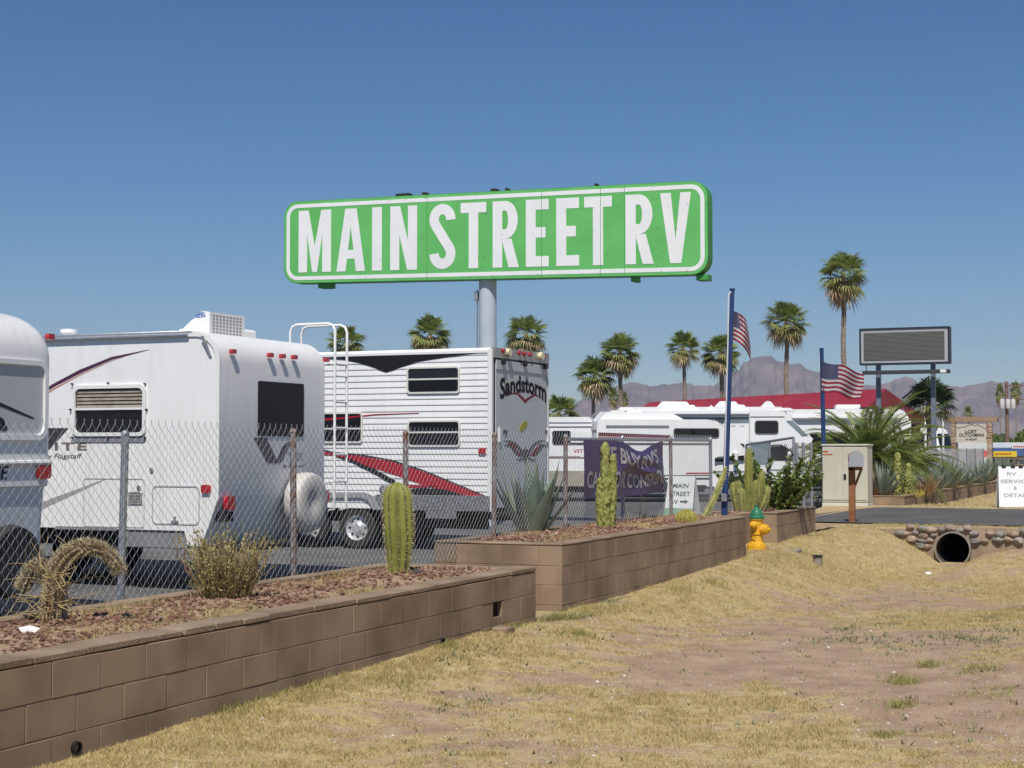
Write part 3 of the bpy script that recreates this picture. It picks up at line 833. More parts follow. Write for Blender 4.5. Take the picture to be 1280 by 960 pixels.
# ================================================================== TRAILERS
def window(parent, fr, u0, u1, v0, v1, r=.05, fw=.03, mat=PLASTIC, rail=None, pane=GLASS, dep=.02):
    mb = MB(); ring(mb, fr, rr(u0, u1, v0, v1, r), rr(u0+fw, u1-fw, v0+fw, v1-fw, max(.01, r-fw*.5)), 0, dep)
    if rail is not None: mb.box(0, 1, 0, 1, 0, 1, 0, mat=Matrix.Identity(4)) if False else plate(mb, fr, [(u0+fw+.001, rail-.014), (u1-fw-.001, rail-.014), (u1-fw-.001, rail+.014), (u0+fw+.001, rail+.014)], .004, dep-.003)
    w = mb.build('window', mat, parent)
    mb = MB(); plate(mb, fr, rr(u0+fw-.004, u1-fw+.004, v0+fw-.004, v1-fw+.004, max(.01, r-fw*.5)), -.01, .003); mb.build('pane', pane, w)
    return w
def wheel(parent, c, ax, R, w, hub=.56, rimmat=CHROME):
    mb = MB()
    mb.lathe(c, [(R*hub, -w*.1), (R*.62, -w*.5), (R*.93, -w*.5), (R, -w*.36), (R, w*.36), (R*.93, w*.5), (R*.62, w*.5), (R*hub, w*.1)], 32, ax)
    t = mb.build('wheel', BLACKR, parent, smooth=35)
    mb = MB()
    for s_ in (1, -1):
        mb.lathe(c, [(R*.60, s_*w*.46), (R*.57, s_*w*.40), (R*.50, s_*w*.22), (R*.30, s_*w*.30), (R*.2, s_*w*.46), (.001, s_*w*.47)], 28, ax, cap=False)
    mb.build('rim', rimmat, t, smooth=40)
    mb = MB(); a = Vector(ax).normalized(); e = a.orthogonal().normalized(); f = a.cross(e)
    for s_ in (1, -1):
        for k in range(8):
            q = Vector(c)+a*(s_*w*.235)+(e*math.cos(k*PI/4)+f*math.sin(k*PI/4))*R*.42
            mb.lathe(q, [(R*.06, 0), (R*.06, s_*w*.06), (.001, s_*w*.062)], 8, ax, cap=False)
    mb.build('wheel_slot', BLK, t)
    return t
def light(parent, fr, u0, u1, v0, v1, dep=.035, mat=REDL, name='marker_light', base=True):
    mb = MB(); plate(mb, fr, rr(u0, u1, v0, v1, min(u1-u0, v1-v0)*.22, 2), 0, dep); o = mb.build(name, mat, parent, smooth=30)
    return o

# ---------------- white travel trailer in the middle
SYY = 15.7; XR = -10.75
t2 = thing('travel_trailer', 'smooth white travel trailer with spare tyre, ladder and dark rear window', 'trailer', (-14, 16.9, LOT_Z))
sd, rr_ = SIDE(SYY), REAR(XR)
pts = [(-10.99, .44), (-10.75, 1.03), (-10.75, 2.66)]
for i in range(1, 9):
    t = PI/2*i/8; pts.append((-10.75-.36*(1-math.cos(t)), 2.66+.37*math.sin(t)))
pts += [(-17.9, 3.06), (-18.3, 2.7), (-18.3, .9), (-18.0, .62), (-11.25, .62), (-11.2, .44)]
mb = MB(); mb.prism([(x, SYY, z) for x, z in pts], (0, 2.44, 0)); mb.build('body', WHITE, t2, smooth=35)
edge_o = [(-10.99, .44), (-10.75, 1.03), (-10.75, 2.66)]+pts[3:11]+[(-17.9, 3.06)]
edge_i = [(-11.03, .46), (-10.80, 1.04), (-10.80, 2.65)]+[(-10.80-.31*(1-math.cos(PI/2*i/8)), 2.65+.32*math.sin(PI/2*i/8)) for i in range(1, 9)]+[(-17.9, 3.0)]
mb = MB(); strip(mb, sd, edge_o, edge_i, -.002, .018); mb.build('corner_trim', PLASTIC, t2)
mb = MB(); mb.tube([(-11.2, SYY-.025, 2.985), (-18, SYY-.025, 2.985)], .024, 8); mb.box(-18, -11.15, SYY-.02, SYY-.003, 3.01, 3.045, .005)
mb.prism([sd.p(-11.0, 2.97, .06), sd.p(-10.96, 2.97, .06), sd.p(-10.87, 2.72, .02), sd.p(-10.90, 2.72, .02)], (0, .02, 0))
mb.build('awning_rail', ALU, t2, smooth=40)
a_, b_ = PY(92, 482, SYY), PY(183, 545, SYY)
wv = window(t2, sd, a_.x, b_.x, b_.z, a_.z, .09, .045, PLASTIC, rail=PY(140, 511, SYY).z, dep=.03)
mb = MB()
for px, py in ((91, 480), (136, 479), (182, 480), (89, 512), (184, 512), (91, 547), (136, 548), (182, 547)):
    q = PY(px, py, SYY); plate(mb, sd, disc(q.x, q.z, .011, 8), 0, .034)
mb.build('screw', BLK, wv)
mb = MB()
for k in range(5):
    z_ = a_.z-.10-k*.045; plate(mb, sd, [(a_.x+.06, z_), (b_.x-.06, z_), (b_.x-.06, z_+.028), (a_.x+.06, z_+.028)], .004, .007)
mb.build('blind', M('beige_blind', (.33, .27, .2), (.45, .4, .33), 9, .6), wv)
mb = MB(); plate(mb, sd, rr(a_.x+.01, b_.x-.01, b_.z-.075, b_.z-.004, .03), 0, .012); mb.build('window_sill', GREYP, wv)
PURP = M('dark_plum_decal', (.075, .025, .06), rough=.4)
def sw(parent, fr, plane, top, bot, mat, d0=.001, d1=.003, name='stripe_decal'):
    cv = (lambda p: (plane(*p).x, plane(*p).z)) if plane.__name__.endswith('s') else (lambda p: (plane(*p).y, plane(*p).z))
    mb = MB(); strip(mb, fr, [cv(p) for p in top], [cv(p) for p in bot], d0, d1); return mb.build(name, mat, parent)
def p2s(px, py): return PY(px, py, SYY)
def p2r(px, py): return PX(px, py, XR)
sw(t2, sd, p2s, [(40, 496), (68, 479), (100, 462), (140, 446), (186, 437)], [(40, 502), (68, 483.5), (100, 467), (140, 449.5), (186, 437.5)], PURP)
sw(t2, sd, p2s, [(40, 504), (68, 485), (100, 468.3), (140, 450.5), (160, 444)], [(40, 506), (68, 486.5), (100, 469.3), (140, 451), (160, 444.3)], M('orange_decal', (.5, .16, .05), rough=.4))
sw(t2, sd, p2s, [(40, 634), (62, 624), (95, 612), (133, 598)], [(40, 644), (62, 632), (95, 617), (133, 598.5)], SILVERD)
ITE = M('grey_brown_lettering', (.17, .13, .12), rough=.5)
mb = MB(); q0, q1 = p2s(70, 563), p2s(109, 553)
lettering(mb, sd, 'ITE', q0.x-.02, q1.x, q0.z, q1.z, .003, bold=.03, spacing=1.25)
mb.build('lettering', ITE, t2)
mb = MB(); q0, q1 = p2s(55, 575), p2s(103, 567); lettering(mb, sd, 'by Flagstaff', q0.x, q1.x, q0.z, q1.z, .003, shear=.3); mb.build('lettering', BLK, t2)
mb = MB(); plate(mb, sd, [(p.x, p.z) for p in (p2s(30, 535), p2s(86, 535), p2s(62, 562), p2s(50, 562))], .001, .0035); mb.build('emblem', M('charcoal_decal', (.05, .045, .05), rough=.4), t2)
def outline(parent, fr, u0, u1, v0, v1, r, w, mat, name, d=.008):
    mb = MB(); ring(mb, fr, rr(u0, u1, v0, v1, r), rr(u0+w, u1-w, v0+w, v1-w, r-w), 0, d); return mb.build(name, mat, parent)
q0, q1 = p2s(190, 655), p2s(250, 607)
hd = outline(t2, sd, q0.x, q1.x, q0.z, q1.z, .07, .018, M('seal_grey', (.5, .51, .51)), 'hatch_door')
mb = MB(); u = p2s(219, 651).x; plate(mb, sd, rr(u-.05, u+.05, q0.z+.02, q0.z+.05, .01), 0, .02); plate(mb, sd, rr(u-.012, u+.012, q0.z+.051, q0.z+.1, .005), 0, .018); mb.build('latch', GREYP, hd)
q0, q1 = p2s(104, 658), p2s(181, 598); outline(t2, sd, q0.x, q1.x, q0.z, q1.z, .04, .012, M('seal_grey', ()), 'entry_panel', .006)
q0, q1 = p2s(161, 630), p2s(178, 616); vb = MB(); plate(vb, sd, rr(q0.x, q1.x, q0.z, q1.z, .01), 0, .015); vv = vb.build('vent', M('vent_grey', (.28, .28, .27)), t2)
mb = MB()
for k in range(4): plate(mb, sd, [(q0.x+.02, q0.z+.03+k*.035), (q1.x-.02, q0.z+.03+k*.035), (q1.x-.02, q0.z+.045+k*.035), (q0.x+.02, q0.z+.045+k*.035)], .015, .02)
mb.build('louver', GREYP, vv)
mb = MB()
for px, py in ((190, 587), (174, 609)): q = p2s(px, py); mb.lathe((q.x, SYY, q.z), [(.03, 0), (.028, .02), (.001, .025)], 10, (0, -1, 0))
mb.build('lock', ALU, t2)
q0, q1 = p2s(253, 616), p2s(264, 606); light(t2, sd, q0.x, q1.x, q0.z, q1.z)
# rear
for px, py in ((289, 439.5), (336, 444), (351, 445.3), (366, 446.6), (406, 450)):
    q = p2r(px, py); light(t2, rr_, q.y-.045, q.y+.045, q.z-.028, q.z+.028, .05)
q0, q1 = p2r(322, 545), p2r(379, 480)
mb = MB(); plate(mb, rr_, rr(q0.y, q1.y, q0.z, q1.z, .025), -.01, .012); mb.build('rear_window', M('black_acrylic', (.012, .012, .012), rough=.35, spec=.25), t2)
CHAR = M('charcoal_decal', ())
mb = MB(); P = lambda *pp: plate(mb, rr_, [(p2r(*p).y, p2r(*p).z) for p in pp], .001, .004)
P((317, 547), (333, 547), (346, 575), (353, 558), (366, 548), (350, 579), (334, 579)); mb.build('emblem', M('dark_grey_decal', (.08, .08, .085), rough=.4), t2)
mb = MB(); q0, q1 = p2r(353, 576), p2r(378, 566); lettering(mb, rr_, 'ITE', q0.y, q1.y, q0.z, q1.z, .003, bold=.02, spacing=1.2); mb.build('lettering', SILVERD, t2)
mb = MB(); q0, q1 = p2r(353, 586), p2r(381, 580); lettering(mb, rr_, 'by Flagstaff', q0.y, q1.y, q0.z, q1.z, .003, shear=.3); mb.build('lettering', CHAR, t2)
for px, py in ((284, 629), (403, 621)):
    q = p2r(px, py); o = light(t2, rr_, q.y-.085, q.y+.085, q.z-.085, q.z+.085, .06, name='tail_light')
mb = MB(); q = p2r(284, 629); plate(mb, rr_, rr(q.y-.1, q.y+.09, q.z-.22, q.z-.1, .01), -.1, .03); mb.build('plate_bracket', CHASSIS, t2)
sp_c = (XR+.16, 17.42, .92)
mb = MB(); mb.lathe(sp_c, [(.05, -.12), (.34, -.13), (.375, -.10), (.385, -.04), (.385, .05), (.37, .10), (.33, .125), (.12, .118), (.09, .10), (.001, .10)], 36, (1, 0, 0)); sp = mb.build('spare_tyre', M('off_white_vinyl', (.60, .57, .52), (.5, .47, .43), 3, .5), t2, smooth=45)
mb = MB(); mb.lathe((XR+.23, 17.42, .92), [(.09, 0), (.09, .012), (.03, .02), (.001, .02)], 14, (1, 0, 0)); mb.build('hub_cap', CHASSIS, sp)
mb = MB(); mb.box(-11.1, XR-.05, 15.85, 18.0, .36, .46, .02); mb.tube([(XR+.02, 15.9, .40), (XR+.02, 17.95, .40)], .05, 10); mb.tube([(XR+.04, 17.42, .42), (XR+.04, 17.42, .9)], .03, 8); mb.build('bumper', CHASSIS, t2, smooth=40)
XL = XR+.10
ry = [p2r(410.5, 480).y, p2r(425.5, 480).y]
zt = 3.30
mb = MB()
for y_ in ry:
    path = [(XR+.02, y_-.04, .78), (XL+.02, y_-.04, .80), (XL, y_, 1.15), (XL, y_, 2.9), (XL, y_, zt-.1), (XL-.03, y_, zt-.03), (XL-.1, y_, zt)]
    xe = PY(363 if y_ == ry[0] else 377, 412, y_).x
    path += [(xe+.1, y_, zt), (xe+.03, y_, zt-.03), (xe, y_, zt-.1), (xe, y_, 3.03)]
    mb.tube(path, .019, 10)
for py in (455, 470, 502.5, 535, 568, 602):
    z_ = p2r(412, py).z; mb.tube([(XL, ry[0]-.02, z_), (XL, ry[1]+.02, z_)], .015, 8)
for py in (455, 602):
    z_ = p2r(412, py).z
    for y_ in ry: mb.tube([(XR-.02, y_, z_), (XL, y_, z_)], .015, 8)
mb.build('ladder', M('white_tube', (.78, .78, .77), rough=.35), t2, smooth=40)
ay = 16.35
ax0, ax1 = PY(222, 414, ay).x, PY(262, 414, ay).x
mb = MB(); mb.prism([(ax0, ay, 3.04), (ax1+.0, ay, 3.04), (ax1, ay, 3.33), (ax1-.15, ay, 3.35), (ax0+.42, ay, 3.32), (ax0+.22, ay, 3.24), (ax0+.08, ay, 3.13)], (0, .78, 0)); ac = mb.build('air_conditioner', PLASTIC, t2, smooth=30)
mb = MB(); af = REAR(ax1)
for i in range(9):
    for j in range(6): plate(mb, af, [(ay+.06+i*.075, 3.07+j*.042), (ay+.11+i*.075, 3.07+j*.042), (ay+.11+i*.075, 3.09+j*.042), (ay+.06+i*.075, 3.09+j*.042)], -.002, .003)
mb.build('grille', M('grille_grey', (.3, .29, .28)), ac)
mb = MB(); q0, q1 = PY(245, 399, ay), PY(257, 396, ay); lettering(mb, SIDE(ay), 'CDN', q0.x, q1.x, 3.26, 3.31, .003, bold=.03, shear=.2); mb.build('lettering', M('blue_decal', (.02, .08, .4)), ac)
mb = MB(); q = PY(86, 414, 16.2); mb.lathe((q.x, 16.2, 3.04), [(.08, 0), (.08, .07), (.11, .08), (.11, .12), (.001, .13)], 14); mb.build('roof_vent', PLASTIC, t2, smooth=40)
mb = MB(); q = PY(415, 430, 17.6); mb.box(-12.4, -11.6, 17.1, 17.8, 3.06, 3.2, .03); mb.build('roof_hatch', PLASTIC, t2)
mb = MB(); mb.box(-18.2, -11.1, 15.95, 16.05, .40, .62); mb.box(-18.2, -11.1, 17.8, 17.9, .40, .62); mb.box(-15.6, -12.0, 16.3, 17.6, .45, .62)
mb.tube([(-18.2, 16.9, .5), (-19.2, 16.9, .5)], .06, 8); mb.build('chassis', CHASSIS, t2)
mb = MB(); mb.box(-12.15, -11.22, 15.72, 15.78, .40, .615, .01); mb.box(-13.2, -12.25, SYY-.012, SYY+.02, .60, .64); mb.build('skirt', GREYP, t2)
for x_ in (-13.95, -14.75):
    for y_ in (15.85, 17.95): wheel(t2, (x_, y_, LOT_Z+.34), (0, 1, 0), .34, .2)

# ---------------- trailer at the left edge
t1 = thing('travel_trailer', 'white trailer cut off by the left edge, with rounded rear cap and recessed panel', 'trailer', (-14, 11.5, LOT_Z))
X1, Y0, Y1 = -10.75, 10.3, 12.76
def loop(x0, x1, y0, y1, r, z, seg=6): return [Vector((a, b, z)) for a, b in rr(x0, x1, y0, y1, r, seg)]
def loft(loops):
    mb = MB(); n_ = len(loops[0])
    mb.add([p for l in loops for p in l], [(i*n_+j, i*n_+(j+1) % n_, (i+1)*n_+(j+1) % n_, (i+1)*n_+j) for i in range(len(loops)-1) for j in range(n_)]+[tuple(range(n_))[::-1], tuple((len(loops)-1)*n_+j for j in range(n_))])
    return mb
ls = [loop(-18, X1-.10, Y0+.05, Y1-.05, .12, .42), loop(-18, X1-.03, Y0+.03, Y1-.03, .15, 1.22), loop(-18, X1, Y0, Y1, .16, 1.24), loop(-18, X1, Y0, Y1, .16, 2.55)]
for i in range(1, 8):
    t = PI/2*i/7; k = 1-math.cos(t)
    ls.append(loop(-18, X1-.42*k, Y0+.22*k, Y1-.22*k, .17+.15*k, 2.55+.44*math.sin(t)))
loft(ls).build('body', WHITE2, t1, smooth=40)
r1 = REAR(X1)
c1 = lambda px, py: PX(px, py, X1)
mb = MB(); ring(mb, r1, rr(10.45, 12.62, 1.70, 2.50, .13, 6), rr(10.50, 12.57, 1.75, 2.45, .10, 6), -.01, .03); mb.build('panel_moulding', WHITE2, t1, smooth=30)
mb = MB(); plate(mb, r1, rr(10.51, 12.56, 1.76, 2.44, .09, 6), -.01, .004); mb.build('rear_panel', M('pale_grey_gelcoat', (.5, .52, .53), (.46, .48, .5), 1.2, .3), t1)
mb = MB(); mb.tube([(X1+.01, 10.45, 1.47), (X1+.01, 12.66, 1.47), (X1-.05, 12.745, 1.47), (X1-.12, 12.765, 1.47)], .028, 8); mb.build('belt_moulding', WHITE2, t1, smooth=40)
q = c1(60, 421); light(t1, r1, q.y-.045, q.y+.045, q.z-.03, q.z+.03, .05)
q = c1(54, 588); mb = MB(); plate(mb, r1, rr(q.y-.11, q.y+.09, q.z-.085, q.z+.085, .04), -.05, .03); tl_ = mb.build('tail_light', REDL, t1, smooth=30)
q0, q1 = c1(-10, 600), c1(11, 582); mb = MB(); lettering(mb, r1, 'PE', q0.y, q1.y, q0.z, q1.z, .004, bold=.02, shear=.25); mb.build('lettering', M('navy_decal', (.02, .025, .06)), t1)
mb = MB()
P = lambda *pp: plate(mb, r1, [(c1(*p).y, c1(*p).z) for p in pp], .004, .007)
P((-40, 490), (0, 503), (44, 523), (40, 523.5), (0, 508), (-40, 497)); P((-30, 515), (-6, 517), (4, 524), (9, 536), (6, 539), (-30, 539))
mb.build('stripe_decal', M('navy_black_decal', (.012, .013, .022), rough=.35), t1)
mb = MB(); mb.box(-17.9, X1-.3, 10.5, 10.6, .3, .5); mb.box(-17.9, X1-.3, 12.4, 12.5, .3, .5); mb.tube([(X1-.02, 10.5, .42), (X1-.02, 12.5, .42)], .05, 8); mb.build('chassis', CHASSIS, t1)
for y_ in (10.5, 12.5):
    for x_ in (-13.4, -14.2): wheel(t1, (x_, y_, LOT_Z+.34), (0, 1, 0), .34, .2)
mb = MB(); mb.lathe((X1+.17, 11.93, .52), [(.1, -.1), (.33, -.11), (.36, 0), (.33, .1), (.1, .08), (.001, .08)], 30, (1, 0, 0)); mb.build('spare_tyre', BLACKR, t1, smooth=40)

# ---------------- toy hauler with corrugated siding
S3Y, X3 = 23.65, -10.8
t3 = thing('toy_hauler', 'white corrugated trailer with red and black swooshes and a grey ramp door', 'trailer', (-14, 24.9, LOT_Z))
sd3, re3 = SIDE(S3Y), REAR(X3)
q3s = lambda px, py: PY(px, py, S3Y)
q3r = lambda px, py: PX(px, py, X3)
def p3s(px, py): return PY(px, py, S3Y)
def p3r(px, py): return PX(px, py, X3)
mb = MB(); mb.box(-19.2, X3-.02, S3Y+.02, 26.10, .58, 3.30, .02); mb.build('body', WHITE, t3)
mb = MB(); z = .58; prf = []
while z < 3.2: prf += [(.012, z), (.013, z+.012), (.001, z+.098)]; z += .104
n_ = len(prf)
mb.add([sd3.p(x_, zz, d_-.002) for x_ in (X3-.06, -19.2) for d_, zz in prf], [(i, i+1, n_+i+1, n_+i) for i in range(n_-1)])
mb.build('siding', M('white_siding', (.80, .80, .79), (.75, .75, .74), 1.0, .4, streak=(.60, .57, .51)), t3)
mb = MB(); mb.box(X3-.07, X3+.012, S3Y-.02, S3Y+.05, .56, 3.27, .006); mb.box(X3-.07, X3+.012, 26.06, 26.13, .56, 3.27, .006)
mb.box(-19.2, X3-.07, S3Y-.022, S3Y+.04, 3.205, 3.262, .008); mb.build('corner_trim', PLASTIC, t3)
BLKD = M('black_decal', (.014, .014, .016), rough=.65, spec=.2)
mb = MB(); plate(mb, sd3, [(p3s(*p).x, p3s(*p).z) for p in ((405, 447.5), (430, 449.5), (458, 456), (483, 465.5), (520, 453), (560, 446), (611, 440), (560, 441.5), (480, 444.5))], .0, .016); mb.build('stripe_decal', BLKD, t3)
for (a1, b1, a2, b2, rl) in ((509, 492.5, 575.5, 457.5, 474.5), (510, 558.5, 576, 525, 540.5), (395, 554, 454, 515, 536)):
    q0, q1 = p3s(a1, b1), p3s(a2, b2)
    window(t3, FR((0, S3Y-.012, 0), (1, 0, 0), (0, 0, 1), (0, -1, 0)), q0.x, q1.x, q0.z, q1.z, .06, .03, M('cream_trim', (.68, .66, .6)), rail=p3s(a1, rl).z)
sw(t3, sd3, p3s, [(395, 524), (430, 521.5), (470, 517.5), (524, 516)], [(395, 527), (430, 523.5), (470, 518.8), (524, 516.3)], RED, .0, .0165)
sw(t3, sd3, p3s, [(395, 562), (418, 567), (450, 570), (490, 577), (530, 590), (570, 606), (604, 620)], [(395, 568), (418, 569), (450, 580), (490, 592), (530, 606.5), (570, 617), (590, 620.5)], RED, .0, .0165)
sw(t3, sd3, p3s, [(418, 569.5), (440, 574), (470, 587), (495, 601)], [(418, 570), (440, 578), (470, 593), (490, 605)], BLKD, .0, .019)
sw(t3, sd3, p3s, [(495, 606), (520, 606.5), (550, 608)], [(495, 610), (520, 609.5), (550, 608.5)], RED, .0, .0165)
sw(t3, sd3, p3s, [(500, 612), (530, 610), (556, 611.5), (585, 620)], [(500, 621), (530, 621), (556, 621), (580, 621)], BLKD, .0, .017)
sw(t3, sd3, p3s, [(395, 559), (418, 565), (450, 567.5), (490, 574.5), (530, 587.5), (570, 604), (607, 619.5)], [(395, 560.5), (418, 566.5), (450, 569), (490, 576), (530, 589), (570, 605.2), (606, 620)], BLKD, .0, .018)
q0, q1 = p3s(599, 567), p3s(608, 560.5); light(t3, sd3, q0.x, q1.x, q0.z, q1.z, .04)
mb = MB(); q = p3s(481, 612); mb.lathe((q.x, S3Y, q.z), [(.09, 0), (.1, .02), (.06, .04), (.001, .04)], 14, (0, -1, 0)); mb.build('filler_cap', GREYP, t3)
DIA = M('diamond_plate', (.36, .37, .38), (.22, .23, .24), 26, .4, metal=.6, bump=.6, bscale=55, lo=.42, hi=.58)
mb = MB(); q0, q1 = p3s(470, 637), p3s(615, 620); mb.box(q0.x, X3-.02, S3Y-.03, S3Y+.03, q0.z, q1.z, .004); q2 = p3s(533, 648); mb.box(q2.x, p3s(571, 640).x, S3Y-.028, S3Y+.03, q2.z, q0.z-.003, .004); mb.build('skirt', DIA, t3)
FEN = M('fender_grey', (.3, .31, .32), rough=.5)
o_ = [p3s(*p) for p in ((395, 616), (405, 615), (458, 615.5), (468, 620), (477, 637))]; i_ = [p3s(*p) for p in ((395, 623), (405, 622), (454, 622), (462, 626), (468, 637))]
mb = MB(); strip(mb, sd3, [(p.x, p.z) for p in o_], [(p.x, p.z) for p in i_], -.02, .05); mb.build('fender', FEN, t3)
wx = p3s(445, 660).x
for k in (0, 1):
    for y_ in (S3Y+.12, 25.95): wheel(t3, (wx-.95*k, y_, LOT_Z+.36), (0, 1, 0), .36, .22)
mb = MB(); mb.box(-19, X3-.2, S3Y+.25, S3Y+.33, .34, .58); mb.box(-19, X3-.2, 25.4, 25.5, .34, .58); mb.box(-12.6, -11.0, S3Y+.3, S3Y+.35, .25, .40); mb.box(-16.5, X3-.1, S3Y+.1, 25.9, .5, .585); mb.build('chassis', CHASSIS, t3)
# rear of the toy hauler
RAMP = M('ramp_grey', (.52, .54, .55), (.47, .49, .5), 1.2, .35, spec=.5, bump=.04, bscale=5, streak=(.42, .42, .41))
z0 = p3r(617, 447).z
mb = MB(); plate(mb, re3, [(S3Y+.02, z0+.005), (26.09, z0+.005), (26.09, 3.335), (S3Y+.02, 3.30)], -.03, .03); mb.build('light_bar', M('brushed_bar', (.50, .49, .46), (.36, .36, .34), 10, .4, metal=.5), t3)
mb = MB(); plate(mb, re3, [(S3Y+.03, .56), (26.08, .56), (26.08, z0), (S3Y+.03, z0)], -.03, .004); mb.build('door_seal', BLK, t3)
dr = MB(); plate(dr, re3, [(S3Y+.13, .62), (26.0, .62), (26.0, z0-.03), (S3Y+.13, z0-.03)], -.02, .02); ramp = dr.build('ramp_door', RAMP, t3)
mb = MB(); plate(mb, re3, [(S3Y+.13, z0-.19), (26.0, z0-.19), (26.0, z0-.03), (S3Y+.13, z0-.03)], .02, .034); mb.build('door_rail', RAMP, ramp)
mb = MB()
for px, py in ((626, 452), (653, 454.5), (678.5, 458)): q = p3r(px, py); plate(mb, re3, rr(q.y-.06, q.y+.06, q.z-.05, q.z+.05, .02), .034, .075)
mb.build('hinge', BLK, ramp)
for px, py, mt in ((626.5, 438.5, REDL), (646.5, 441.5, REDL), (652.8, 442.3, REDL), (660, 443.3, REDL), (677.5, 445.7, REDL), (631.5, 440.5, CREAM), (672.5, 445.2, CREAM)):
    q = p3r(px, py); w_ = .06 if mt is REDL else .09
    mb = MB(); plate(mb, re3, disc(q.y, q.z, w_*.9, 12, w_*.62 if mt is REDL else w_*.75), .03, .07 if mt is REDL else .1); mb.build('marker_light' if mt is REDL else 'flood_light', mt, t3)
def arc(lift): return lambda a, b, u, v: (u, v+lift*(1-(2*a-1)**2)+(.10*(1-b)*0))
u0, u1 = p3r(623.5, 480).y, p3r(681, 490).y
vz = p3r(652, 486).z
mb = MB()
def arcs(a, b, u, v):
    grow = .07*(abs(2*a-1)**2.2)                      # outer letters reach lower
    return (u, v-.09*(2*a-1)**2-(1-b)*grow, 0)
lettering(mb, re3, 'Sandstorm', u0, u1, vz-.06, vz+.23, .0232, bold=.024, warp=arcs); mb.build('lettering', BLKD, ramp)
mb = MB(); lettering(mb, re3, 'Sandstorm', u0+.018, u1+.018, vz-.075, vz+.215, .0212, bold=.03, warp=arcs); mb.build('lettering', MAROON, ramp)
def poly3(name, mat, lists, d=.022):
    mb = MB()
    for i, l in enumerate(lists): plate(mb, re3, [(p3r(*p).y, p3r(*p).z) for p in l], .02, d+.0006*i)
    return mb.build(name, mat, ramp)
poly3('emblem', M('dark_red_decal', (.20, .01, .025), rough=.6), [[(636, 493), (645, 490), (651, 495), (655, 499.5), (660, 496), (667, 492), (676, 497), (668, 494.5), (661, 498.5), (655, 504), (650, 498.5), (645, 493)]])
# winged emblem, red with a black body
Rm = [[(645, 556), (651, 562), (653, 568), (649, 566)], [(664, 557), (659, 563), (658, 568), (662, 565)], [(655, 563), (657, 567), (655.5, 573), (653.5, 567)], [(634, 554), (641, 552.5), (648, 560), (642, 560), (651, 569), (645, 568)], [(667, 561), (674, 555), (680, 556), (676, 560), (668, 570), (661, 569)], [(638, 561.5), (641, 561), (650, 571), (646, 570)]]
poly3('emblem', M('dark_red_decal', ()), Rm, .023)
Bm = [[(628, 551), (636, 550.5), (643, 553), (652, 563), (655, 561), (655.3, 558), (656, 561), (659, 563), (665, 555), (672, 550.5), (680, 549.8), (674, 552), (667, 556.5), (661, 565), (659, 572), (655, 576), (652, 572), (649, 565), (642, 556), (635, 552.5)],
      [(629, 556.5), (634, 554.5), (640, 561.5), (646, 568.5), (643, 567.5), (636, 558)], [(652, 572), (653, 574), (648, 575.5), (644, 573.5), (648, 574)], [(659, 571), (664, 574.5), (668, 573), (664, 576), (658, 573)], [(655, 575), (656, 578), (654, 578)], [(675, 555), (682, 557), (678, 556.5), (671, 565), (664, 568.5), (670, 564)]]
poly3('emblem', CHAR, Bm, .026)
mb = MB(); q = p3r(653, 533); plate(mb, re3, [(q.y+.17*math.cos(t)+.03*math.sin(t), q.z+.085*math.sin(t)+.035*math.cos(t)) for t in [i*PI/9 for i in range(18)]], .02, .024); mb.build('sticker', M('yellow_sticker', (.50, .42, .05), (.3, .27, .05), 30, .5), ramp)
for px in (622.5, 683):
    q = p3r(px, 545); lt = MB(); plate(lt, re3, [(q.y-.03, q.z-.1), (q.y+.03, q.z-.1), (q.y+.03, q.z+.14), (q.y-.03, q.z+.14)], .0, .05); lb = lt.build('latch', PLASTIC, ramp)
mb = MB()
for px in (630, 682): q = p3r(px, 540); plate(mb, re3, rr(q.y-.07, q.y+.07, q.z-.03, q.z+.03, .01), .02, .035)
mb.build('handle', BLK, ramp)
mb = MB(); q = p3s(573, 434); mb.blob((q.x, 24.8, 3.25), (.35, .35, .13), 1, 2, 0); mb.build('roof_dome', PLASTIC, t3, smooth=60)
mb = MB(); mb.tube([(X3+.05, S3Y+.1, .5), (X3+.05, 26.0, .5)], .05, 8); mb.build('bumper', CHASSIS, t3)
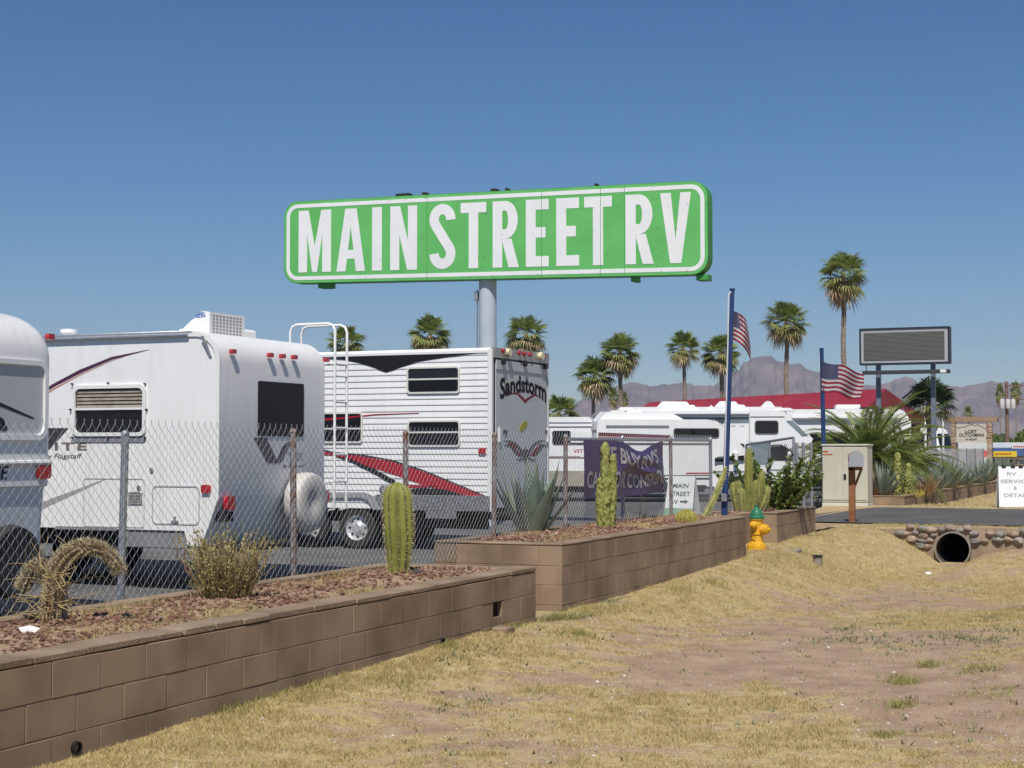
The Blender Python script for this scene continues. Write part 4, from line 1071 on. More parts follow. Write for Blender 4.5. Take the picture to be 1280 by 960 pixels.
# ================================================================== VEHICLES ACROSS THE LOT
LF = lambda y: FR((0, y, 0), (1, 0, 0), (0, 0, 1), (0, -1, 0))
STRIPEBLUE = M('grey_blue_band', (.22, .27, .29), (.17, .21, .23), 2, .3)
def class_c(label, loc, rz, Lb, H, nose, cabx, hood, win, decals, paint=WHITE):
    """cab-over motorhome in its own axes: x forward, side facing -y is the one with the details"""
    t = thing('motorhome', label, 'motorhome', loc, rz, None)
    w = 2.35
    zr = H-.25
    prof = [(0, .55), (0, zr-.1), (.05, H-.06), (.14, H), (Lb-.9, H), (Lb-.55, H-.06), (nose, H-1.0), (nose-.08, H-1.16), (cabx+.1, H-1.2), (cabx, H-1.25), (cabx, .5), (cabx-.25, .5), (cabx-.3, .55)]
    mb = MB(); mb.prism([(x, 0, z) for x, z in prof], (0, w, 0)); mb.build('body', paint, t, smooth=25, local=True)
    hc = H-1.18
    cab = [(cabx-.1, .42), (cabx-.1, hc), (cabx+.35, hc+.02), (hood-.95, 1.38), (hood-.12, 1.18), (hood, 1.05), (hood+.02, .62), (hood-.1, .42)]
    mb = MB(); mb.prism([(x, .18, z) for x, z in cab], (0, w-.36, 0)); cb = mb.build('cab', paint, t, smooth=25, local=True)
    f = LF(.18); f0 = LF(0)
    mb = MB()
    plate(mb, f, [(cabx+.02, 1.30), (hood-1.15, 1.30), (cabx+.42, hc-.08), (cabx+.02, hc-.1)], -.01, .012)
    plate(mb, f, [(hood-1.1, 1.33), (hood-.98, 1.36), (cabx+.42, hc-.03), (cabx+.40, hc-.10)], -.01, .010)
    mb.build('cab_window', GLASS, cb, local=True)
    mb = MB()
    A_, B_ = Vector((cabx+.40, 0, hc-.02)), Vector((hood-.93, 0, 1.41))
    d_ = (B_-A_); nn = Vector((-d_.z, 0, d_.x)).normalized(); nn = nn if nn.z > 0 else -nn
    q = [A_+Vector((0, .3, 0)), B_+Vector((0, .25, 0)), B_+Vector((0, w-.25, 0)), A_+Vector((0, w-.3, 0))]
    mb.prism([p+nn*.004 for p in q], nn*.012); mb.build('windscreen', M('blue_green_glass', (.03, .05, .055), rough=.05, spec=.8), cb, local=True)
    mb = MB(); mb.prism([(hood-.06, .24, 1.02), (hood+.03, .24, 1.0), (hood+.04, .24, .84), (hood-.22, .17, .84), (hood-.2, .17, 1.0)], (0, .42, 0)); mb.build('headlight', M('lamp_glass', (.5, .52, .54), rough=.1), cb, local=True)
    mb = MB(); mb.box(hood-.2, hood+.14, .2, w-.2, .40, .60, .05); mb.box(cabx, hood-.25, .17, .2, .95, 1.0, .004); mb.build('front_bumper', M('grey_bumper', (.20, .22, .24), rough=.4), cb, local=True)
    mb = MB(); mb.box(cabx+.62, cabx+.74, -.16, .02, 1.32, 1.62, .04); mb.tube([(cabx+.68, .0, 1.42), (cabx+.68, .2, 1.4)], .02, 6); mb.build('mirror', PLASTIC, cb, local=True)
    for x_, R in ((hood-.75, .37), (1.9, .37)):
        for y_ in ((.32, w-.32) if x_ > 3 else (.26, w-.26)):
            mb = MB(); mb.lathe((x_, y_-(.14 if y_ < 1 else -.14)*.5, R), [(R+.07, -.08), (R+.07, .08), (.01, .08)], 24, (0, 1, 0)); 
            wheel(t, (x_, y_, R), (0, 1, 0), R, .24)
        mb = MB(); plate(mb, LF(.18 if x_ > 3 else 0), [(x_+(R+.09)*math.cos(PI*i/14), R+.02+(R+.09)*math.sin(PI*i/14)) for i in range(15)], -.02, .006); mb.build('wheel_arch', BLK, t, local=True)
    for (u0, u1, v0, v1, r_) in win: 
        mb = MB(); ring(mb, f0, rr(u0, u1, v0, v1, r_), rr(u0+.03, u1-.03, v0+.03, v1-.03, r_*.8), 0, .02); wn = mb.build('window', M('grey_frame', (.12, .12, .12)), t, local=True)
        mb = MB(); plate(mb, f0, rr(u0+.03, u1-.03, v0+.03, v1-.03, r_*.8), -.01, .006); mb.build('pane', GLASS, wn, local=True)
    for nm, mt, pts in decals:
        mb = MB(); plate(mb, f0, pts, 0, .004); mb.build(nm, mt, t, local=True)
    mb = MB(); mb.box(.1, cabx-.3, .15, w-.15, .32, .56); mb.build('chassis', CHASSIS, t, local=True)
    return t
# large motorhome behind
hB = PI/2-(rad(97)-TH)
pB = PD(748, 600, 55); pB.z = LOT_Z
tB = class_c('big white motorhome with a black window over its cab, behind the lower one', pB, hB, 7.0, 3.06, 7.45, 5.95, 8.1,
    [(5.45, 6.27, 2.22, 2.70, .1), (4.5, 5.1, 1.25, 1.9, .08)],
    [('stripe_decal', STRIPEBLUE, [(2.4, 2.60), (5.25, 2.60), (5.25, 2.82), (2.4, 2.82)]), ('stripe_decal', BLK, [(5.3, 2.80), (6.5, 2.80), (6.45, 2.835), (5.3, 2.835)]), ('stripe_decal', STRIPEBLUE, [(5.3, 1.15), (5.9, 1.15), (5.9, 1.95), (5.3, 1.95)])])
mb = MB(); plate(mb, LF(0), [(6.75, 2.70), (7.28, 2.16), (7.08, 2.14), (6.52, 2.68)], -.01, .006); mb.build('pane', STRIPEBLUE, tB, local=True)
mb = MB(); mb.tube([(.3, -.07, 2.94), (5.25, -.07, 2.94)], .06, 10); mb.box(.3, 5.25, -.06, -.002, 2.86, 3.02, .01); mb.tube([(5.27, -.06, 2.98), (5.27, -.05, 1.2)], .02, 6); mb.build('awning', M('awning_grey', (.55, .56, .57), rough=.5), tB, smooth=40, local=True)
for x0, x1, nm in ((2.05, 3.55, 'air_conditioner'), (4.3, 5.3, 'air_conditioner'), (6.0, 6.9, 'roof_vent')):
    mb = MB(); mb.prism([(x0, .6, 3.05), (x1, .6, 3.05), (x1-.2, .6, 3.26 if nm[0] == 'a' else 3.15), (x0+.3, .6, 3.3 if nm[0] == 'a' else 3.15)], (0, .9, 0)); mb.build(nm, PLASTIC, tB, local=True)
mb = MB(); mb.prism([(3.75, .5, 3.05), (4.15, .5, 3.05), (3.95, .5, 3.26)], (0, .5, 0)); mb.build('roof_vent', PLASTIC, tB, local=True)
mb = MB(); lettering(mb, LF(0), 'W', 4.1, 4.42, 2.55, 2.80, .007, bold=.05); mb.build('emblem', M('charcoal_decal', ()), tB, local=True)
mb = MB(); lettering(mb, LF(0), 'WINNEBAGO', 2.7, 5.1, 2.48, 2.53, .005, bold=.01, spacing=2.2); mb.build('lettering', GREYP, tB, local=True)
for x_ in (.7, 2.9):
    mb = MB(); mb.box(x_, x_+.5, 1.3, 1.8, 3.05, 3.18, .03); mb.build('roof_vent', PLASTIC, tB, local=True)
mb = MB(); plate(mb, LF(0), rr(.5, 1.9, 1.5, 2.3, .08), 0, .01); plate(mb, LF(0), [(0, .75), (5.2, .75), (5.2, .95), (0, .95)], 0, .006); mb.build('trim_band', STRIPEBLUE, tB, local=True)
# shorter one in front
hA = PI/2-(rad(84)-TH)
pA = PD(746, 600, 50); pA.z = LOT_Z
tA = class_c('low white motorhome with a maroon stripe and long tinted window, parked behind the purple banner', pA, hA, 4.5, 2.66, 4.9, 3.85, 5.5,
    [(2.5, 4.0, 2.06, 2.38, .08)],
    [('stripe_decal', MAROON, [(.05, 2.12), (2.4, 2.06), (2.4, 2.15), (.05, 2.24)]), ('stripe_decal', RED, [(.05, 2.07), (2.3, 2.02), (2.4, 2.05), (.05, 2.10)]), ('stripe_decal', BLK, [(.0, .72), (3.7, .72), (3.7, .78), (.0, .78)]), ('stripe_decal', BLK, [(.0, .84), (3.7, .84), (3.7, .87), (.0, .87)]),
     ('stripe_decal', RED, [(3.75, .95), (3.75, .9), (2.9, .9), (2.9, .95)])])
mb = MB(); mb.prism([(.1, .3, 2.60), (2.9, .3, 2.67), (2.55, .3, 2.86), (1.0, .3, 2.9), (.35, .3, 2.9)], (0, 1.4, 0)); mb.build('roof_pod', PLASTIC, tA, local=True)
mb = MB(); mb.box(1.2, 1.7, 1.2, 1.7, 2.85, 3.0, .02); mb.build('roof_vent', PLASTIC, tA, local=True)
mb = MB(); plate(mb, LF(0), [(.3, 2.40), (2.35, 2.40), (2.35, 2.47), (.3, 2.47)], 0, .02); mb.build('side_rail', GREYP, tA, local=True)
rfA = FR((0, 0, 0), (0, -1, 0), (0, 0, 1), (-1, 0, 0))
mb = MB(); plate(mb, rfA, rr(-1.8, -.95, 1.5, 2.2, .06), 0, .012); mb.build('rear_window', GLASS, tA, local=True)
mb = MB(); plate(mb, rfA, [(-2.3, 2.24), (-.05, 2.24), (-.05, 2.32), (-2.3, 2.32)], 0, .006); mb.build('stripe_decal', MAROON, tA, local=True)
mb = MB()
for y_ in (.35, .75):
    mb.tube([(-.06, y_, 1.2), (-.06, y_, 2.75), (.12, y_, 2.93), (.5, y_, 2.93), (.6, y_, 2.7)], .018, 6)
for z_ in (1.4, 1.75, 2.1, 2.45): mb.tube([(-.06, .35, z_), (-.06, .75, z_)], .014, 6)
mb.build('ladder', ALU, tA, smooth=40, local=True)
# trailer to their left
def box_trailer(label, loc, rz, L, Wd, H, zb=.5):
    t = thing('travel_trailer', label, 'trailer', loc, rz)
    prof = [(0, zb), (0, H-.12), (.12, H), (L-.3, H), (L, H-.5), (L, zb+.3), (L-.4, zb)]
    mb = MB(); mb.prism([(x, 0, z) for x, z in prof], (0, Wd, 0)); mb.build('body', WHITE, t, smooth=25, local=True)
    for x_ in (L*.42, L*.42+.85):
        for y_ in (.15, Wd-.15): wheel(t, (x_, y_, .34), (0, 1, 0), .34, .2)
    mb = MB(); mb.box(.2, L-.2, .2, Wd-.2, .3, zb+.02); mb.build('chassis', CHASSIS, t, local=True)
    return t
pC = PD(752, 600, 47); pC.z = LOT_Z
hC = PI/2-(rad(96)-TH)+PI
loc = PD(745, 600, 53); loc.z = LOT_Z
t4 = box_trailer('small white trailer with beige lower band, right of the grey ramp door', loc, hC, 5.5, 2.3, 2.75)
bf = FR((0, 2.3, 0), (-1, 0, 0), (0, 0, 1), (0, 1, 0))   # the side turned to the street
mb = MB(); ring(mb, bf, rr(-1.3, -.7, 1.85, 2.3, .06), rr(-1.27, -.73, 1.88, 2.27, .05), 0, .02); wn = mb.build('window', BLK, t4, local=True)
mb = MB(); plate(mb, bf, rr(-1.27, -.73, 1.88, 2.27, .05), -.01, .006); mb.build('pane', GLASS, wn, local=True)
mb = MB(); plate(mb, bf, [(-5.3, .5), (-.02, .5), (-.02, 1.0), (-5.3, 1.0)], 0, .012); mb.build('lower_band', M('beige_paint', (.36, .32, .25), (.3, .27, .22), 4, .6), t4, local=True)
mb = MB(); plate(mb, bf, [(-5.3, 1.40), (-.02, 1.40), (-.02, 1.44), (-5.3, 1.44)], 0, .006); plate(mb, bf, [(-5.3, 1.46), (-.4, 1.46), (-.4, 1.475), (-5.3, 1.475)], 0, .006); mb.build('stripe_decal', MAROON, t4, local=True)
mb = MB(); plate(mb, bf, [(-5.3, 2.42), (-.02, 2.42), (-.02, 2.45), (-5.3, 2.45)], 0, .02); plate(mb, bf, [(-5.3, 2.56), (-.02, 2.56), (-.02, 2.58), (-5.3, 2.58)], 0, .02); mb.build('roof_moulding', GREYP, t4, local=True)
mb = MB(); lettering(mb, bf, 'VST', -.62, -.3, 1.58, 1.70, .004, bold=.02); mb.build('lettering', RED, t4, local=True)
# further ones
loc = PD(984, 600, 63); loc.z = LOT_Z
t5 = box_trailer('long white trailer with a grey awning, roof just visible above the date palm', loc, PI/2-(rad(97)-TH), 4.9, 2.4, 3.3)
mb = MB(); mb.tube([(.2, -.08, 2.95), (4.5, -.08, 2.95)], .09, 8); mb.build('awning', M('awning_grey', ()), t5, smooth=40, local=True)
mb = MB(); mb.box(2, 3, .6, 1.5, 3.3, 3.5, .05); mb.build('air_conditioner', PLASTIC, t5, local=True)
mb = MB(); plate(mb, LF(0), rr(.9, 2.4, 1.5, 2.3, .08), 0, .01); mb.build('window', GLASS, t5, local=True)
loc = PD(772, 600, 67); loc.z = LOT_Z
t6 = box_trailer('tall white trailer whose roof line and rooftop units show just above the big motorhome', loc, PI/2-(rad(93)-TH), 7.3, 2.4, 3.5)
for x_, w_ in ((1.7, 1.5), (4.2, 1.1), (6.2, .6)):
    mb = MB(); mb.prism([(x_, .5, 3.49), (x_+w_, .5, 3.49), (x_+w_-.2, .5, 3.74), (x_+.25, .5, 3.76)], (0, .9, 0)); mb.build('air_conditioner' if w_ > .8 else 'roof_vent', PLASTIC, t6, local=True)
mb = MB(); plate(mb, LF(0), rr(.8, 2.2, 1.7, 2.5, .08), 0, .01); mb.build('window', GLASS, t6, local=True)
mb = MB(); mb.tube([(.2, -.08, 3.3), (6.8, -.08, 3.3)], .07, 8); mb.build('awning', M('awning_grey', ()), t6, smooth=40, local=True)
def class_a(label, loc, rz):
    t = thing('motorcoach', label, 'motorhome', loc, rz, 'motorcoaches parked behind the agave row')
    mb = loft([loop(-8, -.05, 0, 2.5, .2, .4), loop(-8, 0, 0, 2.5, .25, .6), loop(-8, 0, 0, 2.5, .25, 1.5), loop(-8, -.35, 0, 2.5, .3, 3.0), loop(-8, -.5, .1, 2.4, .3, 3.2), loop(-8, -.8, .3, 2.2, .3, 3.3)])
    mb.build('body', WHITE, t, smooth=35, local=True)
    sl_ = Vector((-.35, 0, 1.5)).normalized(); no = Vector((1.5, 0, .35)).normalized()
    f = FR((.012, 0, 1.5), (0, 1, 0), sl_, no)
    mb = MB(); plate(mb, f, rr(.16, 1.22, .02, 1.38, .1), -.05, .012); plate(mb, f, rr(1.27, 2.34, .02, 1.38, .1), -.05, .012); mb.build('windscreen', M('coach_glass', (.008, .009, .01), rough=.3, spec=.15), t, local=True)
    mb = MB(); plate(mb, LF(0), rr(-1.8, -.5, 1.6, 2.5, .1), 0, .012); plate(mb, LF(0), rr(-4.8, -3.0, 1.7, 2.5, .1), 0, .012); mb.build('window', M('coach_glass', ()), t, local=True)
    mb = MB(); plate(mb, FR((0, 0, 0), (0, 1, 0), (0, 0, 1), (1, 0, 0)), rr(.3, 2.2, .7, 1.0, .1), -.02, .02); plate(mb, LF(0), [(-8, .9), (-.3, .9), (-.3, 1.15), (-8, 1.15)], 0, .008); mb.build('trim_band', STRIPEBLUE, t, local=True)
    mb = MB(); mb.box(-3, -2, .8, 1.7, 3.28, 3.5, .06); mb.build('air_conditioner', PLASTIC, t, local=True)
    for x_ in (-1.2, -6.2):
        for y_ in (.2, 2.3): wheel(t, (x_, y_, .42), (0, 1, 0), .42, .25)
    return t
for k, (px, D, lb) in enumerate([(1131, 112, 'leftmost of three far white motorcoaches, mostly hidden by date palm fronds'), (1153, 116, 'middle one of three far white motorcoaches with black windscreens'), (1176, 120, 'white motorcoach with black windscreen nearest the small brown roofed sign')]):
    p = PD(px, 600, D); p.z = LOT_Z; class_a(lb, p, PI/2-(rad(128)-TH))

# ================================================================== RED ROOFED BUILDING
bl_ = thing('shop_building', 'long low building with a bright red metal roof behind the motorhomes', 'building', (-40, 95, 0))
b0, b1 = PD(815, 560, 96), PD(1096, 560, 75)
dirb = Vector((b1.x-b0.x, b1.y-b0.y, 0)).normalized(); nb = Vector((dirb.y, -dirb.x, 0))  # towards the lot
b0 = Vector((b0.x, b0.y, 0)); b1 = Vector((b1.x, b1.y, 0)); Lb = (b1-b0).length
BF = FR((b0.x, b0.y, 0), dirb, (0, 0, 1), nb)
REDROOF = M('red_metal_roof', (.26, .022, .036), (.31, .03, .045), .8, .5, bump=.05, bscale=2)
TAN = M('tan_stucco', (.30, .22, .15), (.36, .27, .19), 1.5, .9)
mb = MB(); mb.prism([BF.p(0, 0), BF.p(Lb, 0), BF.p(Lb-3.9, 0, -5.6), BF.p(0, 0, -5.6)], (0, 0, 2.75)); mb.build('wall', TAN, bl_)
zr, ze = 4.47, 3.55
mb = MB()
def rpt(u, d, z): q = BF.p(u, 0, d); return (q.x, q.y, z)
mb.add([rpt(-1, 1.2, ze), rpt(Lb+1, 1.2, ze), rpt(Lb+.2, -.4, zr), rpt(-1, -.4, zr), rpt(Lb-3.3, -6.2, 2.75), rpt(-1, -6.2, 2.75)], [(0, 1, 2, 3), (3, 2, 4, 5), (1, 4, 2)])
rf = mb.build('roof', REDROOF, bl_)
mb = MB()
k = 0.
while k < Lb:
    mb.tube([rpt(k, 1.18, ze+.02), rpt(k, -.4, zr+.02)], .025, 4); k += .9
mb.build('roof_seam', REDROOF, rf)
mb = MB(); mb.add([rpt(-1, 1.21, ze-.22), rpt(Lb+1.01, 1.21, ze-.22), rpt(Lb+1.01, 1.21, ze+.01), rpt(-1, 1.21, ze+.01), rpt(Lb-3.29, -6.2, 2.5), rpt(Lb-3.29, -6.2, 2.76), rpt(-1, -.3, ze-.22), rpt(Lb, -.3, ze-.22)], [(0, 1, 2, 3), (1, 4, 5, 2), (0, 1, 7, 6)]); mb.prism([rpt(Lb-.1, 0, 2.7), rpt(Lb-3.9, -5.5, 2.7), rpt(Lb-.2, -.4, 4.3), rpt(Lb-.1, .9, 3.6)], dirb*.08); mb.build('fascia', M('brown_fascia', (.10, .06, .045), rough=.7), bl_)
for u in (Lb-3, Lb-8, Lb-14):
    mb = MB(); plate(mb, BF, [(u-1, 1), (u+1, 1), (u+1, 2.4), (u-1, 2.4)], 0, .03); mb.build('window', GLASS, bl_)

# ================================================================== ELECTRONIC BOARD
ly = PD(1131, 430, 62).y
lb = SIDE(ly); l0, l1 = PY(1074.5, 456.5, ly), PY(1187, 407.5, ly)
led = thing('electronic_billboard', 'grey electronic message board switched off, on two blue grey posts', 'billboard', ((l0.x+l1.x)/2, ly, 0))
mb = MB(); ring(mb, lb, rr(l0.x, l1.x, l0.z, l1.z, .03, 2), rr(l0.x+.07, l1.x-.07, l0.z+.07, l1.z-.07, .02, 2), -.45, .04); mb.build('cabinet_edge', M('navy_edge', (.025, .03, .05), rough=.5), led)
mb = MB(); plate(mb, lb, rr(l0.x+.07, l1.x-.07, l0.z+.07, l1.z-.07, .02, 2), -.4, .01); mb.build('bezel', M('silver_bezel', (.40, .41, .42), rough=.5), led)
SCR = M('led_face', (.10, .104, .095), (.125, .13, .12), 3, .7, bump=.2, bscale=60)
mb = MB(); plate(mb, lb, [(l0.x+.17, l0.z+.16), (l1.x-.2, l0.z+.16), (l1.x-.2, l1.z-.18), (l0.x+.17, l1.z-.18)], .01, .02); sc_ = mb.build('screen', SCR, led)
mb = MB(); zz = l0.z+.19
while zz < l1.z-.2:
    plate(mb, lb, [(l0.x+.18, zz), (l1.x-.21, zz), (l1.x-.21, zz+.022), (l0.x+.18, zz+.022)], .02, .030); zz += .05
mb.build('louver', M('led_louver', (.155, .16, .145), rough=.8), sc_)
for px in (1097, 1165.5):
    u = PY(px, 470, ly).x; mb = MB(); mb.box(u-.09, u+.09, ly+.1, ly+.3, 0, l0.z+.02, .01); mb.build('post', M('post_blue_grey', (.13, .16, .22), (.17, .2, .25), 3, .5), led)
w0, w1_ = PY(1079, 466, ly-.3), PY(1187, 464, ly-.3)
mb = MB(); mb.box(w0.x, w1_.x, ly-.5, ly-.05, w0.z-.07, w0.z+.07, .01); mb.build('catwalk', M('catwalk_dark', (.05, .05, .06), rough=.6), led)
mb = MB(); mb.box(w1_.x-.33, w1_.x-.1, ly-.52, ly-.502, w0.z-.06, w0.z+.06, .004); mb.build('name_plate', PLASTIC, led)
q0, q1 = PY(1128, 498, ly+.2), PY(1162, 470, ly+.2)
mb = MB(); mb.tube([q0, q1], .03, 6); mb.tube([(w0.x+.1, ly-.2, l0.z), (w0.x+.1, ly-.2, w0.z)], .02, 5); mb.build('brace', CHASSIS, led)

# ================================================================== SIGN BEYOND THE AGAVES
dy = PD(1217, 545, 96).y
df = SIDE(dy-.24)
ld = thing('monument_sign', 'cream painted sign between two stone pillars under a brown shingle roof', 'sign', (PY(1217, 570, dy).x, dy, 0))
g = lambda px, py: (PY(px, py, dy).x, PY(px, py, dy).z)
(u0, v0), (u1, v1) = g(1196, 553), g(1234, 530)
mb = MB(); plate(mb, df, [(u0, v0), (u1, v0), (u1, v1), (u0, v1)], -.1, 0); bd = mb.build('board', M('cream_board', (.60, .56, .45), (.54, .5, .4), 2, .7), ld)
mb = MB(); lettering(mb, df, 'LOST', *[g(1207, 540)[0], g(1222, 540)[0], g(1215, 541.2)[1], g(1215, 537.4)[1]], .012, bold=.02); lettering(mb, df, 'DUTCHMAN', g(1200, 546)[0], g(1230.5, 546)[0], g(1215, 546)[1], g(1215, 541.7)[1], .012, bold=.02); lettering(mb, df, 'RV RESORT', g(1208, 550)[0], g(1222, 550)[0], g(1215, 550.5)[1], g(1215, 548)[1], .012, bold=.02); mb.build('lettering', M('dark_brown_paint', (.03, .022, .018)), bd)
mb = MB(); top = [(1196, 533.5), (1200, 535), (1203, 533), (1206, 534), (1210, 531.8), (1215, 530.2), (1219, 532), (1223, 530.5), (1228, 533), (1231, 535), (1234, 536.5)]
strip(mb, df, [g(*p) for p in top], [g(p[0], p[1]+.6) for p in top], .002, .012); mb.build('mountain_outline', M('dark_brown_paint', ()), bd)
STONEW = M('stacked_stone', (.30, .17, .10), (.50, .38, .28), 3.2, .9, bump=.8, bscale=9)
for a_, b_ in ((1189.5, 1196), (1233.5, 1241)):
    mb = MB(); ua, ub = g(a_, 560)[0], g(b_, 560)[0]; zt_ = g(1217, 527)[1]; zz = 0; r = random.Random(int(a_))
    while zz < zt_:
        h_ = r.uniform(.14, .22); mb.box(ua+r.uniform(0, .04), ub-r.uniform(0, .04), dy-.25-r.uniform(0, .05), dy+.25, zz+.006, min(zt_, zz+h_)-.006, .015); zz += h_
    mb.build('pillar', STONEW, ld)
mb = MB(); ua, ub = g(1184, 527)[0], g(1247, 527)[0]; za, zb = g(1217, 527.5)[1], g(1217, 521)[1]
mb.prism([(ua, dy-.3, za), (ua, dy, zb), (ua, dy+.7, za)], (ub-ua, 0, 0)); mb.build('roof', M('brown_shingle', (.17, .115, .07), (.23, .16, .1), 6, .9, bump=.5, bscale=12), ld)

# ================================================================== FLAGPOLES
BLUEP = M('blue_pole_paint', (.016, .04, .135), (.024, .052, .16), 3, .45)
FLAGM = [M('flag_red', (.24, .012, .035), rough=.8, trans=.15), M('flag_white', (.48, .46, .48), rough=.8, trans=.15), M('flag_navy', (.016, .02, .085), rough=.8, trans=.15)]
def flag(parent_fn, name, label, P0, surf, nu=66, nv=39):
    mb = MB()
    vs = [surf(i/nu, j/nv) for j in range(nv+1) for i in range(nu+1)]
    o = 0; mb.v = [tuple(v) for v in vs]
    for j in range(nv):
        for i in range(nu):
            u, v = (i+.5)/nu, (j+.5)/nv
            s_ = int(v*13); mi = 0 if s_ % 2 == 0 else 1
            if u < .4 and v < 7/13:
                cu, cv = int(u/.4*26), int(v/(7/13)*21)
                mi = 1 if (cv % 4 == 1 and cu % 4 == 1) or (cv % 4 == 3 and cu % 4 == 3) else 2
            mb.f.append((j*(nu+1)+i, j*(nu+1)+i+1, (j+1)*(nu+1)+i+1, (j+1)*(nu+1)+i)); mb.mi.append(mi)
    o = thing(name, label, 'flag', P0)
    mb.build('cloth', FLAGM, o, smooth=80, recalc=False); return o
# near pole
D1 = 24.9
pb, pt = PD(905, 640, D1), PD(915.5, 363, D1)
pb.z = .45
fp = thing('flagpole', 'tall blue flagpole leaning slightly, beside the organ pipe cactus', 'flagpole', pb)
mb = MB(); mb.tube([pb, lerp(pb, pt, .5), pt], [.052, .044, .034], 14); mb.lathe(pt, [(.045, 0), (.045, .03), (.001, .035)], 12); mb.build('pole', BLUEP, fp, smooth=40)
rt, rb = PD(910.5, 368, D1-.06), PD(905, 600, D1-.1)
mb = MB(); mb.tube([rt, PD(910, 420, D1-.1), PD(908, 500, D1-.12), rb], .012, 6); mb.tube([pt, rt], .01, 5); mb.build('halyard', M('white_rope', (.6, .6, .62), rough=.8), fp)
mb = MB(); q = PD(905, 622, D1-.09); mb.box(q.x-.04, q.x+.04, q.y-.03, q.y+.03, q.z-.06, q.z+.06, .01); mb.build('cleat', ALU, fp)
def surf1(u, v):      # hangs in a limp curve from the near pole
    py = lerp(388, 424, v)+ (u**1.6)*lerp(8, 18, v)*1.0+ u*lerp(2, 6, v)
    px = 912+ 21*(1-(1-u)**1.5)+ 4*math.sin(v*2.2)*u + 2*v
    return PD(px, py+ u*u*4, D1+.12+.28*math.sin(u*7+v*1.5)*u+.5*u)
flag(None, 'flag', 'stars and stripes flag hanging limp in a curve from the near blue pole', pt, surf1)
# far pole
D2 = 42.5
pb2, pt2 = PD(1031, 600, D2), PD(1027, 437, D2); pb2.z = .0
fp2 = thing('flagpole', 'shorter blue flagpole rising behind the cream utility cabinet', 'flagpole', pb2)
mb = MB(); mb.tube([pb2, pt2], [.07, .055], 12); mb.lathe(pt2, [(.06, 0), (.06, .04), (.001, .05)], 12); mb.build('pole', BLUEP, fp2, smooth=40)
mb = MB(); q = PD(1024, 446, D2); mb.tube([PD(1026, 441, D2), q, PD(1028, 500, D2)], .012, 5); mb.build('halyard', M('white_rope', ()), fp2)
def surf2(u, v):
    px = 1027+53*u-2*u*v*3+2.2*math.sin(v*3)*u
    py = lerp(451, 489, v)+ 16*u**1.2*(1-v*.45)+1.8*math.sin(u*9+v)+ u*v*2
    return PD(px, py, D2-.1+.22*math.sin(u*8.5+v*1.2)*(u**.5))
flag(None, 'flag', 'stars and stripes flag streaming out from the shorter blue pole by the cabinet', pt2, surf2)

# ================================================================== BANNER ON THE FENCE
bx = FX+.05
c0, c1_ = PX(728, 550, bx), PX(827.5, 552, bx); bz0 = PX(728, 622, bx).z
by0, by1 = c0.y, c1_.y; bt, bb = c0.z, bz0
def bsurf(u, v, d=0.):
    # u along, v from top (0) to bottom (1); the top edge has slipped from the wire in the middle
    sag = .145*max(0, 1-((u-.66)/.34)**2) if .30 < u else 0
    sag = .145*math.exp(-((u-.68)/.17)**2)
    z = lerp(bt-sag, bb+.0, v)-.03*math.sin(PI*u)*v
    fold = .055*math.exp(-((v-(.12+1.05*abs(u-.68)/.38*.55))/.16)**2)*math.exp(-((u-.68)/.30)**2)
    fold += .03*math.sin((u*3.1+v*.6)*5)*.35+.05*math.exp(-((v-.45-.9*(u-.7))/.07)**2)*math.exp(-((u-.75)/.25)**2)
    return Vector((bx+.012+fold+d, lerp(by0, by1, u)+.02*math.sin(v*3)*u, z))
PURPLE = M('purple_vinyl', (.06, .032, .115), (.085, .05, .145), 2, .45, spec=.5)
ban = thing('banner', 'purple banner with silver block lettering sagging from the fence behind the knobbly cactus', 'banner', (bx, (by0+by1)/2, bb))
mb = MB(); NU, NV = 90, 50
mb.add([bsurf(i/NU, j/NV) for j in range(NV+1) for i in range(NU+1)], [(j*(NU+1)+i, j*(NU+1)+i+1, (j+1)*(NU+1)+i+1, (j+1)*(NU+1)+i) for j in range(NV) for i in range(NU)])
mb.build('cloth', PURPLE, ban, smooth=80)
BSIL = M('silver_vinyl', (.42, .40, .40), (.36, .35, .36), 3, .5)
def btext(s, u0, u1, v0, v1, bold, spacing=1.):
    vs, fs = text2d(s, bold, 0, spacing)
    bm = bmesh.new(); bv = [bm.verts.new((a, b, 0)) for a, b in vs]
    for f in fs:
        try: bm.faces.new([bv[i] for i in f])
        except ValueError: pass
    bmesh.ops.triangulate(bm, faces=bm.faces)
    for _ in range(2):
        es = [e for e in bm.edges if e.calc_length() > .03]
        if es: bmesh.ops.subdivide_edges(bm, edges=es, cuts=1)
        bmesh.ops.triangulate(bm, faces=bm.faces)
    bm.verts.index_update()
    mb = MB(); mb.add([bsurf(lerp(u0, u1, v.co.x), lerp(v1, v0, v.co.y), .006) for v in bm.verts], [tuple(v.index for v in f.verts) for f in bm.faces]); bm.free()
    return mb.build('lettering', BSIL, ban, recalc=False)
btext("WE BUY RV'S", .18, .90, .10, .40, .03); btext('CASH OR CONSIGN', .03, .985, .54, .84, .03)

